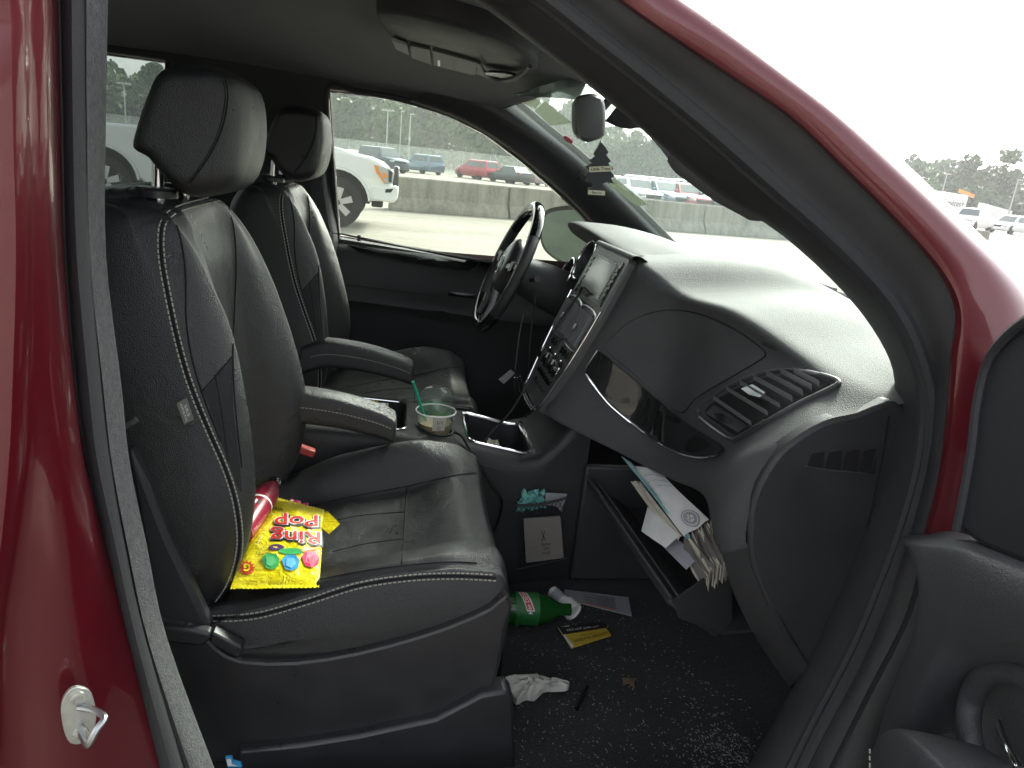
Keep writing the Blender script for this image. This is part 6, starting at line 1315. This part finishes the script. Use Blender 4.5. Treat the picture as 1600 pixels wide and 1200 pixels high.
def leaf_obj(name, centers, radii, per, size, m, parent=None, seed=1):
    r = np.random.default_rng(seed); V = []
    for c, R_, n_ in zip(centers, radii, per):
        d = r.normal(size=(n_, 3)); d /= np.linalg.norm(d, axis=1)[:, None]; rr = r.uniform(.55, 1.02, n_)**.5
        lump = 1+.22*np.sin(d[:, 0]*5+c[0])*np.sin(d[:, 1]*4+c[1])+.15*np.sin(d[:, 2]*7+c[0]*2)
        V.append(np.array(c)+d*rr[:, None]*lump[:, None]*np.array(R_))
    c = np.concatenate(V); n_ = len(c); a = r.normal(size=(n_, 3)); a /= np.linalg.norm(a, axis=1)[:, None]; b = np.cross(a, r.normal(size=(n_, 3))); b /= np.linalg.norm(b, axis=1)[:, None]
    s_ = (size*r.uniform(.55, 1.3, n_))[:, None]; v = np.stack([c-a*s_-b*s_*.6, c+a*s_-b*s_*.6, c+a*s_*.8+b*s_*.6, c-a*s_*.8+b*s_*.6], 1).reshape(-1, 3)
    loc = np.array([v[:, 0].mean(), v[:, 1].mean(), v[:, 2].min()]); v = (v-loc).astype(np.float32)
    me = bpy.data.meshes.new(name); me.vertices.add(len(v)); me.vertices.foreach_set('co', v.ravel()); me.loops.add(len(v)); me.loops.foreach_set('vertex_index', np.arange(len(v), dtype=np.int32))
    me.polygons.add(n_); me.polygons.foreach_set('loop_start', np.arange(0, len(v), 4, dtype=np.int32)); me.update(calc_edges=True); me.materials.append(MATS[m])
    return _link(name, me, parent, loc)
cs_, rs_, ns_ = [], [], []; r_ = np.random.default_rng(21)
pxs = np.arange(-260, 2300, 1)
for ring, (R0, hmul) in enumerate(((138, .78), (148, .95), (160, 1.08))):
    azr = np.arange(rad(-46), rad(80), 4.2/R0)
    for az in azr:
        az += r_.normal(0, .006); R_ = R0+r_.normal(0, 3); h = (12.0+1.8*math.sin(az*9+ring)+1.2*math.sin(az*31)+r_.normal(0, 1.0))*hmul*I(az, [rad(-30), rad(-16), rad(-8), rad(9), rad(15), rad(32), rad(60)], [.88, .95, 1.35, 1.40, .85, .62, .55])
        x, y = CAM[0]+R_*math.sin(az), CAM[1]+R_*math.cos(az); w_ = r_.uniform(2.4, 3.8)
        cs_.append((x, y, h*.68)); rs_.append((w_, w_, h*.34)); ns_.append(620)
        cs_.append((x+1.5, y, h*.32)); rs_.append((3.4, 3.0, h*.34)); ns_.append(380)
tag(leaf_obj('woodland', cs_, rs_, ns_, .50, 'leaves', None, 3), 'dense green woodland along the far edge of the lot', 'woodland', kind='stuff')
vg = []
for az in np.linspace(rad(-50), rad(85), 40): vg.append([A(CAM[0]+R_*math.sin(az), CAM[1]+R_*math.cos(az), .004+(.0 if R_ < 200 else 2)) for R_ in (118, 140, 175, 230)])
tag(MB().add(*grid(vg)).obj('verge', 'verge_soil', None), kind='structure')
for k, (px_, top, lb) in enumerate(((985, 207, 'tall airy tree above the far cars, right of the hanging air freshener'), (1018, 213, 'tall tree beside the visor edge in the windscreen'), (1495, 246, 'tallest tree on the skyline above the service truck'), (1560, 238, 'broad tree on the skyline above the white SUV'), (243, 103, 'feathery tree on the skyline in the rear side window'))):
    d_ = 134; b_ = gdir(px_, d_); hz_ = 245+(px_-625)*.1033; ht = CAM[2]+(hz_-top)/F*d_*math.cos(math.atan((px_-800)/F))*.98; rt = tag(empty('tall_tree', tuple(b_)), lb, 'tree')
    tm = MB().add(*tube([b_, b_+A(.1, 0, ht*.4), b_+A(-.1, .1, ht*.8)], [.28, .2, .08], 8))
    rr_ = np.random.default_rng(40+k); cc_, r2_, n2_ = [], [], []
    for j in range(9):
        a = rr_.uniform(0, 6.28); z = ht*rr_.uniform(.5, .92); e = b_+A(math.cos(a), math.sin(a), 0)*rr_.uniform(.8, 2.3)*(1.15-z/ht)*1.6+A(0, 0, z); tm.add(*tube([b_+A(0, 0, z-1.4), e], [.09, .03], 5)); cc_.append(tuple(e)); q_ = rr_.uniform(.8, 1.5); r2_.append((q_, q_, q_*.8)); n2_.append(130)
    tm.obj('trunk', 'bark', rt); leaf_obj('crown', cc_, r2_, n2_, .30, 'leaves', rt, 50+k)

# --- hazy air ------------------------------------------------------------------------------------------------------------------
hm = bpy.data.materials.new('haze'); hm.use_nodes = True; hn = hm.node_tree; hn.nodes.clear()
pv_ = hn.nodes.new('ShaderNodeVolumePrincipled'); pv_.inputs['Color'].default_value = (.93, .95, .96, 1); pv_.inputs['Density'].default_value = .0009; pv_.inputs['Anisotropy'].default_value = .3
hn.links.new(pv_.outputs[0], hn.nodes.new('ShaderNodeOutputMaterial').inputs['Volume']); MATS['haze'] = hm
hb_ = MB().add(*box((40, 80, 14), (520, 400, 30))).obj('haze', 'haze', None, smooth=False); tag(hb_, 'pale hazy air over the whole lot', 'haze', kind='stuff')
